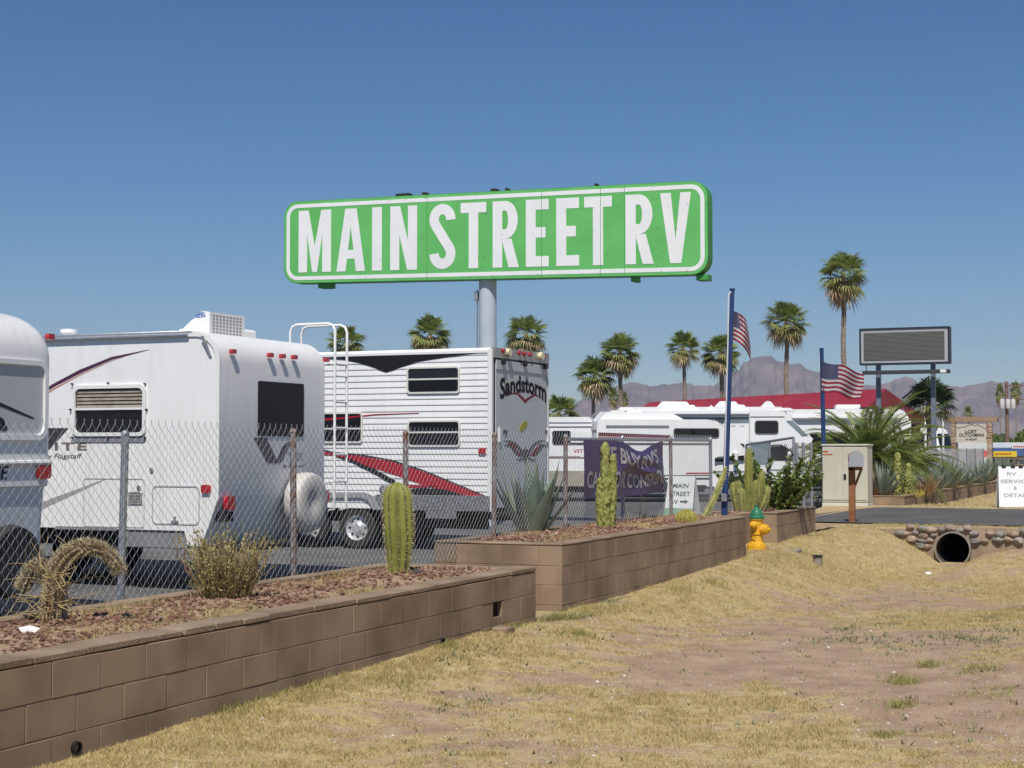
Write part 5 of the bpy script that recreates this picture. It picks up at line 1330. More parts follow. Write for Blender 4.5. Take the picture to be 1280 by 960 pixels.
# ================================================================== SIGN BOARDS ON THE GROUND
def text_board(name, label, base, ang, w, h, lean, board_mat, lines, tmat, band=None, legs=True):
    t = thing(name, label, 'sign', base, ang)
    for s_ in (-1, 1):
        f = FR((0, s_*lean, 0), (1, 0, 0), Vector((0, -s_*lean, h)).normalized(), Vector((0, s_*h, lean)).normalized())
        mb = MB(); plate(mb, f, [(-w/2, 0), (w/2, 0), (w/2-.03, h), (-w/2+.03, h)], -.012, .012)
        bd = mb.build('board', board_mat, t, local=True)
        if s_ == -1:
            for s, u0, u1, v0, v1 in lines:
                mb = MB(); lettering(mb, f, s, u0*w, u1*w, v0*h, v1*h, .0155, bold=.02); mb.build('lettering', tmat, bd, local=True)
            if band: mb = MB(); plate(mb, f, [(-w/2+.002, .002), (w/2-.002, .002), (w/2-.004, band*h), (-w/2+.004, band*h)], .012, .0145); mb.build('lower_band', M('faded_green', (.16, .32, .19), (.2, .36, .23), 3, .6), bd, local=True)
    return t, f
DKT = M('dark_green_text', (.05, .09, .065), rough=.6)
pa = PD(849, 645, 27.5); pa.z = LOT_Z
af, _f = text_board('sandwich_board', 'white sandwich board with a green foot and arrow, behind the fence', PZ(853, 645, LOT_Z), TH-rad(28), .78, 1.06, .30, M('board_white', (.70, .71, .70), (.62, .63, .62), 3, .5),
    [('MAIN', -.27, .27, .70, .81), ('STREET', -.38, .36, .50, .61), ('RV', -.30, -.05, .30, .41)], DKT, band=.2)
bd = af.children[0]
f = FR((0, -.30, 0), (1, 0, 0), Vector((0, .30, 1.06)).normalized(), Vector((0, -1.06, .30)).normalized())
mb = MB(); plate(mb, f, [(.02, .36), (.14, .36), (.14, .325), (.25, .385), (.14, .445), (.14, .41), (.02, .41)], .012, .0155); mb.build('arrow', DKT, bd, local=True)
pw = PZ(1268, 634, .1)
ws, _f = text_board('sandwich_board', 'bright white sandwich board at the right edge beyond the driveway', pw, TH-rad(4), .86, 1.06, .2, M('board_white_bright', (.82, .81, .82), rough=.4),
    [('RV', -.22, .06, .78, .86), ('SERVICE', -.42, .44, .59, .68), ('&', -.05, .05, .43, .52), ('DETAIL', -.34, .36, .25, .34)], M('pale_grey_text', (.34, .35, .36)))
for u in (-.26, -.03, .17):
    mb = MB(); mb.box(u-.055, u+.055, -.03, .03, .99, 1.075, .01); mb.build('hinge', CHASSIS, ws, local=True)

# ================================================================== CABINET, MAILBOX, HYDRANT
cy = 41.55
k0, k1 = PY(1028, 632, cy), PY(1084, 556, cy)
cabn = thing('utility_cabinet', 'tall cream metal utility cabinet with double doors beside the driveway', 'cabinet', ((k0.x+k1.x)/2, cy, 0))
CRM = M('cream_enamel', (.60, .57, .46), (.55, .52, .41), 1.5, .45, streak=(.40, .35, .26))
mb = MB(); mb.box(k0.x, k1.x, cy, cy+.7, .18, k1.z-.03, .015); mb.build('body', CRM, cabn)
mb = MB(); mb.box(k0.x-.02, k1.x+.02, cy-.03, cy+.74, k1.z-.03, k1.z+.02, .012); mb.build('cap', CRM, cabn)
mb = MB(); mb.box(k0.x-.005, k1.x+.005, cy-.02, cy+.71, -.1, .165, .008); mb.build('plinth', M('cream_plinth', (.62, .60, .52), rough=.7), cabn)
cm = (k0.x+k1.x)/2
for a_, b_ in ((k0.x+.02, cm-.06), (cm-.045, k1.x-.03)):
    mb = MB(); mb.box(a_, b_, cy-.018, cy, .24, k1.z-.06, .006); d_ = mb.build('door', CRM, cabn)
    if a_ > k0.x+.1:
        mb = MB(); mb.box(a_+.02, a_+.09, cy-.035, cy-.018, .78, .93, .006); mb.build('handle', CHASSIS, d_)
mb = MB(); mb.box(k0.x+.03, k0.x+.17, cy-.0235, cy-.0185, k1.z-.2, k1.z-.16); mb.box(k0.x+.03, k0.x+.29, cy-.0235, cy-.0185, k1.z-.27, k1.z-.24); mb.build('warning_label', M('orange_label', (.55, .13, .03)), cabn)
mx_ = PZ(1066, 651, .09); mx_ = Vector((PY(1066, 640, 32.3).x, 32.3, .0))
mbx = thing('mailbox', 'grey rounded mailbox on a reddish wooden post at the driveway edge', 'mailbox', mx_)
x, y = mx_.x, mx_.y
WOOD = M('stained_post', (.22, .085, .035), (.30, .13, .055), 5, .75, bump=.3, bscale=20)
mb = MB(); mb.box(x-.075, x+.05, y-.05, y+.05, -.1, 1.22, .008); mb.box(x-.08, x+.2, y-.05, y+.06, 1.16, 1.235, .008); mb.prism([(x+.02, y-.03, .72), (x+.02, y-.03, .82), (x+.15, y-.03, 1.16), (x+.20, y-.03, 1.16)], (0, .06, 0)); mb.build('post', WOOD, mbx)
mb = MB(); pr_ = [(-.14, 0), (.14, 0), (.14, .18)]+[(.14*math.cos(t), .18+.14*math.sin(t)) for t in [PI*i/10 for i in range(1, 10)]]+[(-.14, .18)]
ang = rad(14)
Rm_ = Matrix.Translation((x+.07, y, 1.238)) @ Matrix.Rotation(ang, 4, 'Z')
mb.prism([Rm_ @ Vector((a, -.26, b)) for a, b in pr_], Rm_.to_3x3() @ Vector((0, .52, 0))); bx_ = mb.build('box', M('mailbox_grey', (.42, .44, .46), rough=.4, metal=.4), mbx, smooth=40)
mb = MB(); pr2 = [(a*1.04, b*1.02) for a, b in pr_]
mb.prism([Rm_ @ Vector((a, -.275, b-.002)) for a, b in pr2], Rm_.to_3x3() @ Vector((0, .013, 0))); mb.build('door', M('mailbox_grey', ()), bx_)
mb = MB(); mb.box(-.16, -.148, -.1, -.06, .1, .28, .002, mat=Rm_); mb.build('flag_arm', M('flag_red_metal', (.4, .03, .03)), bx_)

hx, hy, hz_ = -6.27, 23.55, .10
hyd = thing('fire_hydrant', 'yellow fire hydrant with a green bonnet between two planter walls', 'hydrant', (hx, hy, hz_))
YEL = M('hydrant_yellow', (.68, .36, .015), (.76, .43, .03), 9, .6, streak=(.34, .15, .04)); GRN = M('hydrant_green', (.02, .15, .075), (.03, .19, .1), 5, .45, coat=.2)
H = lambda pr_: [(r_*1.0, z_) for r_, z_ in pr_]
mb = MB(); mb.lathe((hx, hy, hz_-.06), [(.15, 0), (.15, .09), (.125, .10), (.125, .12), (.098, .13), (.093, .16), (.09, .25), (.105, .255), (.105, .275), (.093, .28), (.092, .46), (.11, .48), (.11, .495), (.05, .495)], 26)
for k in range(8):
    a = k*PI/4; mb.lathe((hx+.132*math.cos(a), hy+.132*math.sin(a), hz_+.03), [(.014, 0), (.014, .03), (.001, .031)], 6)
mb.build('barrel', YEL, hyd, smooth=40)
mb = MB(); mb.lathe((hx, hy, hz_+.43), [(.112, 0), (.115, .025), (.104, .032), (.098, .06), (.095, .10), (.066, .14), (.04, .155), (.036, .175), (.02, .18), (.02, .215), (.001, .22)], 26); 
for k in range(8):
    a = k*PI/4+.3; mb.lathe((hx+.108*math.cos(a), hy+.108*math.sin(a), hz_+.45), [(.012, 0), (.012, .025), (.001, .026)], 6)
mb.build('bonnet', GRN, hyd, smooth=50)
def nozzle(az, z_, r_, ln):
    d_ = Vector((math.cos(az), math.sin(az), 0)); mb = MB()
    mb.lathe(Vector((hx, hy, z_)), [(r_*.8, .05), (r_*.8, .1), (r_*1.08, .1), (r_*1.08, .1+ln*.35), (r_, .1+ln*.4), (r_*.95, .1+ln*.8), (r_*.7, .1+ln*.95), (r_*.3, .1+ln), (r_*.3, .1+ln*1.35), (.001, .1+ln*1.36)], 20, d_)
    return mb.build('nozzle_cap', YEL, hyd, smooth=40)
nozzle(rad(-12), hz_+.27, .078, .1); nozzle(rad(-100), hz_+.34, .055, .07); nozzle(rad(80), hz_+.34, .055, .07)
mb = MB(); r0 = Vector((hx-.02, hy-.19, hz_+.30))
for k in range(9): mb.lathe(r0+Vector((.004*k, .008*k, -.02*k)), [(.007, -.003), (.010, 0), (.007, .003)], 6, (1, .3, 0), cap=False)
mb.build('chain', CHASSIS, hyd)
pad = thing('concrete_pad', 'small flat concrete slab beside the hydrant', 'slab', (-6.1, 24.6, .0)); mb = MB(); mb.box(-6.4, -5.85, 24.45, 24.75, -.15, gh(-5.95, 24.6)+.03, .015); mb.build('slab', M('weathered_concrete', ()), pad)
q = PZ(1022, 693, -.05); vb = thing('valve_box', 'small concrete valve marker sticking out of the grass', 'marker', (q.x, q.y, gh(q.x, q.y)))
mb = MB(); zq = gh(q.x, q.y); mb.lathe((q.x, q.y, zq-.1), [(.075, 0), (.07, .22), (.06, .23), (.001, .23)], 14); mb.build('body', M('weathered_concrete', ()), vb, smooth=40)
mb = MB(); mb.lathe((q.x, q.y, zq+.131), [(.09, 0), (.088, .014), (.001, .016)], 14); mb.build('lid', CHASSIS, vb, smooth=40)
# weep pipes and broken block
for (px, py, lab) in ((96, 935, 'dark open weep pipe low in the foreground wall, close to the camera'), (553, 802, 'small dark weep pipe low in the foreground wall, far from the camera')):
    p = PX(px, py, -5.55); o = thing('weep_pipe', lab, 'pipe', p); R_ = .036 if px < 200 else .03
    mb = MB(); mb.lathe((p.x-.2, p.y, p.z), [(R_, .0), (R_, .21), (R_*.82, .21), (R_*.8, .05), (.001, .05)], 16, (1, 0, 0), cap=False); mb.build('barrel', BLK, o, smooth=40)
p = PX(625, 768, -5.5); o = thing('fallen_block', 'broken piece of wall block lying below the hole in the foreground wall', 'block', (p.x, p.y, gh(-5.45, p.y)))
mb = MB(); mb.box(-5.54, -5.40, p.y-.09, p.y+.1, gh(-5.45, p.y)-.02, gh(-5.45, p.y)+.05, .012); mb.build('chunk', BLOCKM, o)
p = PZ(37, 790, .53); o = thing('white_stone', 'white stone lying in the lava rock near the dead cactus', 'stone', p); mb = MB(); mb.blob((p.x, p.y, p.z+.01), (.075, .05, .03), 3, 1, .2); mb.build('stone', M('white_rock', (.75, .73, .7), rough=.9), o)
p = PZ(605, 672, -.1); p = PD(603, 658, 20.5); p.z = LOT_Z; o = thing('plastic_bag', 'white plastic bag lying on the asphalt behind the fence', 'litter', p); mb = MB(); mb.blob((p.x, p.y, p.z+.1), (.12, .1, .16), 8, 2, .22); mb.build('bag', M('bag_white', (.7, .72, .75), rough=.5), o, smooth=30)
p = PZ(1160, 717, -.5); o = thing('white_stone', 'pale stone in the ditch left of the drain pipe', 'stone', (p.x, p.y, gh(p.x, p.y))); mb = MB(); mb.blob((p.x, p.y, gh(p.x, p.y)+.02), (.06, .05, .035), 5, 2, .15); mb.build('stone', M('white_rock', ()), o, smooth=60)
p = PZ(522, 721, .5); o = thing('dark_stone', 'dark stone beside the ribbed cactus in the foreground planter', 'stone', p); mb = MB(); mb.blob((p.x, p.y, p.z+.03), (.06, .05, .045), 5, 1, .15); mb.build('stone', M('dark_rock', (.06, .05, .045), rough=.9), o)
# ================================================================== PLANTS
PALMG = M('palm_green', (.07, .1, .03), rough=.55, island=[(.11, .165, .035), (.21, .265, .07), (.33, .36, .11), (.15, .21, .055)], trans=.35, spec=.4)
PALMY = M('palm_yellow_green', (.2, .2, .06), rough=.6, island=[(.26, .31, .08), (.36, .36, .12), (.19, .24, .06), (.45, .39, .18)], trans=.35, spec=.3)
PALMT = M('palm_dead_frond', (.3, .22, .12), rough=.8, island=[(.48, .36, .22), (.58, .46, .29), (.36, .26, .15), (.52, .41, .26)], trans=.25, spec=.15)
BARK = M('palm_bark', (.20, .15, .11), (.32, .26, .2), 6, .9, bump=.7, bscale=14)
def fan(mb, base, az, el, pet, R, droop, r, segs=17, spread=112):
    d = Vector((math.cos(az)*math.cos(el), math.sin(az)*math.cos(el), math.sin(el)))
    side = Vector((-math.sin(az), math.cos(az), 0)); up = side.cross(d)*-1
    tw = r.uniform(-.5, .5); side, up = side*math.cos(tw)+up*math.sin(tw), up*math.cos(tw)-side*math.sin(tw)
    hub = base+d*pet+Vector((0, 0, -.12*pet*droop))
    w = .022
    mb.add([base+side*w, base-side*w, hub-side*w*.7, hub+side*w*.7], [(0, 1, 2, 3)])
    for k in range(segs):
        ph = rad(lerp(-spread, spread, k/(segs-1)))+r.uniform(-.03, .03)
        L = R*(.72+.28*math.cos(ph*.9))*r.uniform(.9, 1.08)
        v = d*math.cos(ph)+side*math.sin(ph)
        cp = v.cross(up).normalized()*(L*.062)
        mid = hub+v*L*.55+up*.03*L
        tip = hub+v*L*.96+Vector((0, 0, -droop*L*r.uniform(.25, .5)))
        mb.add([hub, mid+cp, tip, mid-cp], [(0, 1, 2, 3)])
def fan_palm(seed, ng=34, ny=20, nd=26, R=1.0, pet=1.0, tall=9., trunk_r=.17, lean=0.):
    r = random.Random(seed)
    t = thing('fan_palm', 'x', 'palm tree', (0, 0, 0), 0, 'fan palms behind the trailers')
    top = Vector((lean, 0, tall))
    mb = MB(); n_ = 22
    pts = [Vector((lean*(i/n_)**1.6, .05*math.sin(i*.6+seed), tall*i/n_)) for i in range(n_+1)]
    mb.tube(pts, [trunk_r*(1.5 if i == 0 else 1.12-.22*i/n_)*(1+.06*((i % 2)*2-1)) for i in range(n_+1)], 12)
    mb.build('trunk', BARK, t, smooth=60, local=True)
    mb = MB()
    for k in range(ng):
        el = rad(lerp(82, -5, (k/ng)**.8)+r.uniform(-9, 9)); fan(mb, top+Vector((0, 0, .12)), k*2.4+r.uniform(-.3, .3), el, pet*r.uniform(.75, 1.1), R*r.uniform(.85, 1.1), .45, r)
    mb.build('crown', PALMG, t, local=True)
    mb = MB()
    for k in range(ny):
        el = rad(r.uniform(-42, 5)); fan(mb, top, k*2.4+r.uniform(-.4, .4), el, pet*r.uniform(.7, 1.0), R*r.uniform(.85, 1.1), .9, r)
    mb.build('lower_fronds', PALMY, t, local=True)
    mb = MB()
    for k in range(nd):
        el = rad(r.uniform(-75, -8)); a = r.gauss(seed*1.3, 1.9); fan(mb, top-Vector((0, 0, .15)), a, el, pet*r.uniform(.6, 1.05), R*r.uniform(.75, 1.05), 1.1, r, 13)
    mb.tube([top-Vector((0, 0, .9)), top-Vector((0, 0, .35)), top+Vector((0, 0, .2))], [.15, .26, .12], 10)
    mb.build('dead_fronds', PALMT, t, local=True)
    return t
protos = [fan_palm(1, 34, 20, 24), fan_palm(2, 30, 24, 30, lean=.25), fan_palm(3, 38, 16, 16, R=.95, lean=-.2), fan_palm(4, 28, 22, 38, lean=.1)]
plist = [  # crown px, crown py, size px, prototype, turn, label
    (432, 424, 50, 0, .3, 'fan palm half hidden behind the ladder of the middle trailer'),
    (537, 414, 58, 1, 1.9, 'fan palm showing only its crown above the black roof triangle of the corrugated trailer'),
    (659, 414, 58, 3, 4.0, 'fan palm showing its crown just right of the big sign pole'),
    (740, 466, 56, 3, .8, 'lowest and bushiest fan palm, right of the grey ramp door'),
    (776, 436, 56, 1, 2.8, 'taller fan palm just right of the bushiest low palm, over the motorhome roofs'),
    (857, 430, 48, 2, .2, 'neat fan palm standing alone over the left end of the red roof'),
    (904, 437, 54, 0, 3.3, 'fan palm crossed by the near blue flagpole and its limp flag'),
    (983, 398, 58, 2, 5.2, 'fan palm between the near flagpole and the tallest palm'),
    (1055, 339, 66, 3, 2.1, 'tallest fan palm, left of the electronic board')]
used = set()
for px, py, w_, k, tn, lab in plist:
    D = 1950*3.45/w_; p = PD(px, py+6, D)
    sc = 1.0
    q = protos[k]
    ht = p.z/9.
    if k in used:
        rv = random.Random(int(px)); o = fan_palm(int(px), rv.randint(26, 40), rv.randint(14, 26), rv.randint(12, 40), R=rv.uniform(.85, 1.1), pet=rv.uniform(.8, 1.12), trunk_r=rv.uniform(.14, .2), lean=rv.uniform(-.5, .5))
    else: o = q; used.add(k)
    o['label'] = lab
    o.location = (p.x, p.y, p.z-9); o.rotation_euler = (0, 0, tn)
    if p.z-9 > 0:      # taller trunk: stretch the trunk child downwards
        for ch in o.children:
            if ch.name.startswith('trunk'): ch.scale = (1, 1, (p.z)/9); ch.location = (0, 0, 9-p.z)
# small far palms
for px, py, w_, k, lab in ((1250, 493, 12, 0, 'tiny far fan palm left of the utility pole top'), (1270, 490, 13, 1, 'tiny far fan palm at the right edge behind the utility pole'), (1210, 517, 12, 2, 'tiny far fan palm peeping over the small brown roof'), (766, 497, 14, 2, 'tiny far fan palm in front of the mountain foot, left of the motorhomes'), (780, 501, 11, 1, 'tiniest far fan palm above the roof pod of the low motorhome')):
    D = 1950*3.2/w_*.62; p = PD(px, py, D)
    o = copy_tree(protos[k], loc=(p.x, p.y, 0), rz=px*.3, sc=(.62, .62, p.z/9.), label=lab)
    o['group'] = 'small far palms'
# low palm behind the toy hauler and the dark one by the electronic board
p = PD(697, 520, 70); o = copy_tree(protos[3], loc=(p.x, p.y, p.z-9*.62), sc=.62, rz=1., label='short fan palm with a tan skirt peeping out right of the grey ramp door'); o['group'] = 'low fan palms'
PG_ = PALMG; PALMG = M('palm_dark_green', (.04, .07, .03), rough=.6, island=[(.03, .055, .025), (.055, .085, .035), (.04, .07, .03)], trans=.15); q5 = fan_palm(5, 44, 4, 0, R=.75, pet=.6, tall=3.2); PALMG = PG_
p = PD(1163, 508, 66); o = q5; o.location = (p.x, p.y, p.z-3.2); o['label'] = ('dark green fan palm under the right post of the electronic board'); o['category'] = 'palm tree'; o['group'] = 'low fan palms'

def date_palm(label, base, n_, L, seed, trunk_h, el_hi=82):
    r = random.Random(seed); t = thing('date_palm', label, 'palm tree', base, 0, 'date palms behind the cream cabinet')
    top = Vector((0, 0, trunk_h))
    mb = MB(); mb.tube([Vector((0, 0, -.1)), Vector((0, 0, trunk_h*.5)), top+Vector((0, 0, .15))], [.22, .26, .18], 10); mb.build('trunk', BARK, t, smooth=60, local=True)
    for mat_, nm, f0, f1 in ((PALMG, 'crown', 0, .75), (PALMY, 'outer_fronds', .75, 1)):
        mb = MB()
        for k in range(int(n_*f0), int(n_*f1)):
            az = k*2.399+r.uniform(-.25, .25); el = rad(lerp(el_hi, -8, (k/n_)**.8)+r.uniform(-6, 6)); ln = L*r.uniform(.8, 1.1)
            d = Vector((math.cos(az), math.sin(az), 0)); pos = top.copy(); ang = el; S_ = 18; path = [pos.copy()]
            for i in range(S_):
                pos = pos+(d*math.cos(ang)+Vector((0, 0, math.sin(ang))))*(ln/S_); ang -= rad(3.2+1.6*math.cos(el)); path.append(pos.copy())
            mb.tube(path[::3], [.022*(1-i/7) + .004 for i in range(len(path[::3]))], 4, cap=False)
            side = Vector((-d.y, d.x, 0))
            for i in range(2, S_+1):
                for h_ in (0, .5):
                    q = lerp(path[i-1], path[i], h_); tan = (path[i]-path[i-1]).normalized(); upv = tan.cross(side)
                    ll = .36*ln/2.2*(math.sin(PI*min(1, (i+h_)/S_*.93+.07))**.6)*r.uniform(.85, 1.1)
                    for s_ in (1, -1):
                        v = (side*s_*.75+tan*.62-upv*.0+Vector((0, 0, .22))).normalized()
                        w_ = tan*.024+Vector((0, 0, .006))
                        mid = q+v*ll*.5; tip = q+v*ll+Vector((0, 0, -.10*ll))
                        mb.add([q, mid+w_, tip, mid-w_], [(0, 1, 2, 3)])
        mb.build(nm, mat_, t, local=True)
    return t
p = PD(1086, 600, 45.5); date_palm('large date palm with arching feathery fronds, nearest the cabinet', (p.x, p.y, 0), 96, 2.75, 3, 1.15)
p = PD(1128, 600, 51); date_palm('second date palm with feathery fronds, right of the largest one and further back', (p.x, p.y, 0), 60, 2.2, 5, 1.0)
p = PD(1045, 590, 48); date_palm('pale sparse date palm left of the largest one, behind the far flagpole', (p.x, p.y, 0), 24, 1.9, 9, 1.2, 70)

# ---- agaves
AGV = M('agave_leaf', (.17, .225, .18), (.26, .31, .245), 3.0, .55, spec=.35, bump=.1, bscale=20)
AGD = M('agave_dry_leaf', (.30, .20, .10), (.40, .30, .16), 5, .8)
def agave_leaf(mb, base, az, el, L, w, curl, r):
    d = Vector((math.cos(az), math.sin(az), 0)); side = Vector((-d.y, d.x, 0)); pos = Vector(base); ang = el; n_ = 9
    rows = []
    for i in range(n_+1):
        t = i/n_
        wd = w*(.62+.55*math.sin(PI*min(1, t*1.05+.12)))*(1-t**2.6) + .002
        tan = d*math.cos(ang)+Vector((0, 0, math.sin(ang))); nm = tan.cross(side)*-1
        if nm.dot(Vector((d.x, d.y, 0)))>0: nm = -nm
        th = w*.22*(1-t)
        rows.append([pos+side*wd+nm*wd*.35, pos+nm*0, pos-side*wd+nm*wd*.35, pos-nm*th-side*wd*.3, pos-nm*th+side*wd*.3])
        pos = pos+tan*(L/n_); ang += curl/n_
    vs = [p for q in rows for p in q]; fs = []
    for i in range(n_):
        for j in range(5): fs.append((i*5+j, i*5+(j+1) % 5, i*5+5+(j+1) % 5, i*5+5+j))
    fs.append((0, 1, 2, 3, 4)); fs.append(tuple(n_*5+j for j in range(5))[::-1])
    mb.add(vs, fs)
def agave(label, base, n_, L, w, seed, group=None, el0=88, el1=38, dry=3, local_proto=False):
    r = random.Random(seed); t = thing('agave', label, 'agave', base, 0, group)
    for k in range(n_):
        f = k/n_; az = k*2.399+r.uniform(-.2, .2); el = rad(lerp(el0, el1, f**.8)+r.uniform(-5, 5))
        mb = MB(); agave_leaf(mb, (math.cos(az)*.05*(1+f), math.sin(az)*.05*(1+f), -.03), az, el, L*lerp(1.0, .8, f)*r.uniform(.85, 1.08), w*r.uniform(.85, 1.1), rad(r.uniform(-8, 14)), r)
        mb.build('leaf', AGV, t, smooth=50, local=True)
    for k in range(dry):
        az = r.uniform(0, 6.28); mb = MB(); agave_leaf(mb, (math.cos(az)*.1, math.sin(az)*.1, -.02), az, rad(r.uniform(8, 40)), L*.5, w*.7, rad(-40), r); o = mb.build('dry_leaf', AGD, t, smooth=50, local=True)
    return t
pa_ = PZ(658, 668, .62)
ag = agave('large grey green agave standing at the corner of the taller wall', (pa_.x-.02, pa_.y+.2, .60), 21, .98, .098, 21, None, 89, 55, 3)
for az_, el_, L_ in ((rad(-150), 60, .72), (rad(20), 52, .8)):
    mb = MB(); agave_leaf(mb, (math.cos(az_)*.1, math.sin(az_)*.1, -.03), az_, rad(el_), L_, .07, rad(6), rnd); mb.build('leaf', AGV, ag, smooth=50, local=True)
mb = MB()
for k in range(90):
    a = rnd.uniform(0, 6.28); q = Vector((math.cos(a)*rnd.uniform(.08, .25), math.sin(a)*rnd.uniform(.08, .25), 0)); mb.tube([q, q+Vector((rnd.uniform(-.1, .1), rnd.uniform(-.1, .1), rnd.uniform(.03, .16)))], [.005, .002], 4)
mb.build('dry_base', AGD, ag, local=True)
AG = 'blue agaves in the bed beyond the driveway'
first = None
for px, py, D, sc, lab in ((1103, 624, 43, 1.0, 'blue agave right beside the cream cabinet'), (1185, 606, 50, 1.35, 'widest blue agave, right behind the dry red brush'), (1168, 612, 47.5, 1.0, 'blue agave left of the widest one, behind the dry brush'), (1205, 604, 53, 1.05, 'blue agave just right of the widest one'), (1226, 602, 57, 1.15, 'blue agave in the middle of the far group'), (1238, 598, 63, 1.15, 'blue agave behind the middle one of the far group'), (1248, 592, 70, 1.2, 'farthest blue agave, above the white sandwich board'), (1258, 590, 77, 1.1, 'blue agave half hidden behind the top of the white sandwich board')):
    p = PD(px, py, D); z_ = .29
    if first is None: first = agave(lab, (p.x, p.y, z_), 34, 1.08, .065, 5, AG, 87, 34, 4); first.scale = (sc,)*3
    else: copy_tree(first, loc=(p.x, p.y, z_), rz=px*.7, sc=sc*.85, label=lab)

# ---- cacti
CACT = M('cactus_green', (.17, .19, .038), (.25, .25, .06), 4, .6, spec=.3, bump=.15, bscale=25)
CACY = M('cactus_yellow_green', (.17, .19, .045), (.34, .33, .10), 14, .6, spec=.3, bump=.15, bscale=25)
SPINE = M('cactus_spine', (.45, .38, .22), rough=.7)
def rib_cactus(t, path, radii, ribs, amp, mat, spines=True, seed=1):
    r = random.Random(seed); n_ = ribs*6
    mb = MB(); mb.tube(path, radii, n_, rib=lambda a, i: 1+amp*math.cos(ribs*a)); o = mb.build('stem', mat, t, smooth=70)
    if spines:
        mb = MB(); pts = [Vector(p) for p in path]
        for i in range(1, len(pts)-1):
            d = (pts[i+1]-pts[i-1]).normalized(); up = Vector((1, 0, 0)); a = (up-d*up.dot(d)).normalized(); b_ = d.cross(a)
            for k in range(ribs):
                for sub_ in (0, .5):
                    an = 2*PI*k/ribs; q = lerp(pts[i], pts[i+1], sub_); rd = lerp(radii[i], radii[i+1], sub_)*(1+amp); nrm = a*math.cos(an)+b_*math.sin(an); c_ = q+nrm*rd
                    for _ in range(5):
                        v = (nrm+Vector((r.uniform(-.9, .9), r.uniform(-.9, .9), r.uniform(-.7, .7)))).normalized()*r.uniform(.014, .034); s_ = Vector((.002, .002, .002))
                        mb.add([c_-s_, c_+s_, c_+v], [(0, 1, 2)])
        mb.build('spines', SPINE, o, recalc=False)
    return o
p0 = PZ(497, 716, .52)
cc = thing('columnar_cactus', 'stout ribbed green cactus in the near planter left of the raised wall', 'cactus', (p0.x, p0.y, .5))
zt_ = PD(499, 600, -_s*p0.x+_c*p0.y).z
hh = zt_-.5; pth = []; rd_ = []
for i in range(23):
    t = i/22; pth.append((p0.x+.012*math.sin(t*5), p0.y+.015*t, .48+hh*t)); 
    rd_.append(.118*min(1, (.66+.5*min(1, t*1.6)-.07*t))*(math.sqrt(max(.02, 1-((t-.82)/.18)**2)) if t > .82 else 1)*(1+(.04*math.sin(t*40) if t < .42 else 0)))
rib_cactus(cc, pth, rd_, 11, .10, CACT)
p0 = PZ(757, 662, .62)
tc_ = thing('totem_cactus', 'knobbly yellow green cactus standing in front of the purple banner', 'cactus', (p0.x, p0.y, .6))
zt_ = PD(759, 552, -_s*p0.x+_c*p0.y).z
def knob(t_, base, h_, rad0, seed, dx=0):
    r = random.Random(seed); mb = MB(); n_ = 64; m_ = 34; vs = []
    for i in range(n_+1):
        f = i/n_
        for j in range(m_):
            a = 2*PI*j/m_
            k = noise.noise(Vector((math.cos(a)*1.6+seed, math.sin(a)*1.6, f*h_*9)))
            k2 = noise.noise(Vector((math.cos(a)*3+seed, math.sin(a)*3, f*h_*17+5)))
            k3 = noise.noise(Vector((math.cos(a)*4.5+seed, math.sin(a)*4.5, f*h_*34+2)))
            R_ = rad0*(1+.32*k+.22*k2+.32*k3)*(math.sqrt(max(.01, 1-((f-.9)/.1)**2)) if f > .9 else 1)*(.8+.25*math.sin(PI*min(1, f*1.3)))
            vs.append((base[0]+R_*math.cos(a)+dx*f, base[1]+R_*math.sin(a)*1+dx*.4*f, base[2]+h_*f))
    fs = [(i*m_+j, i*m_+(j+1) % m_, (i+1)*m_+(j+1) % m_, (i+1)*m_+j) for i in range(n_) for j in range(m_)]; fs.append(tuple(n_*m_+j for j in range(m_)))
    mb.add(vs, fs); return mb.build('stem', CACY, t_, smooth=80)
knob(tc_, (p0.x, p0.y, .58), zt_-.58, .066, 3); knob(tc_, (p0.x+.055, p0.y+.06, .6), (zt_-.6)*.86, .05, 8, .02); knob(tc_, (p0.x-.05, p0.y-.03, .6), (zt_-.6)*.6, .048, 14, -.01)
p0 = PZ(858, 652, .64)
gb = thing('barrel_cactus', 'small round golden barrel cactus at the foot of the leaning cactus stem', 'cactus', (p0.x, p0.y, .6))
prf = [(.115, -.02), (.135, .05), (.13, .11), (.10, .165), (.05, .19), (.01, .195)]
pth = [(p0.x, p0.y, .6+z_) for _, z_ in prf]
rib_cactus(gb, pth, [a for a, _ in prf], 14, .09, M('barrel_cactus_skin', (.25, .23, .035), (.33, .28, .05), 6, .6), seed=5)
mb = MB(); r = random.Random(6)
for _ in range(420):
    a, e_ = r.uniform(0, 6.28), math.asin(r.uniform(.05, 1)); nrm = Vector((math.cos(a)*math.cos(e_), math.sin(a)*math.cos(e_), math.sin(e_))); c_ = Vector((p0.x, p0.y, .65))+Vector((nrm.x*.135, nrm.y*.135, nrm.z*.14))
    v = (nrm+Vector((r.uniform(-.8, .8), r.uniform(-.8, .8), r.uniform(-.6, .8)))).normalized()*.03; s_ = Vector((.002, .002, .001)); mb.add([c_-s_, c_+s_, c_+v], [(0, 1, 2)])
mb.build('spines', M('golden_spine', (.55, .45, .1), rough=.7), gb, recalc=False)
p0 = PZ(877, 648, .62); dd = -_s*p0.x+_c*p0.y; p1 = PD(908, 583, dd+.3)
lc = thing('leaning_cactus', 'thin cactus stem leaning right against the blue flagpole', 'cactus', (p0.x, p0.y, .6))
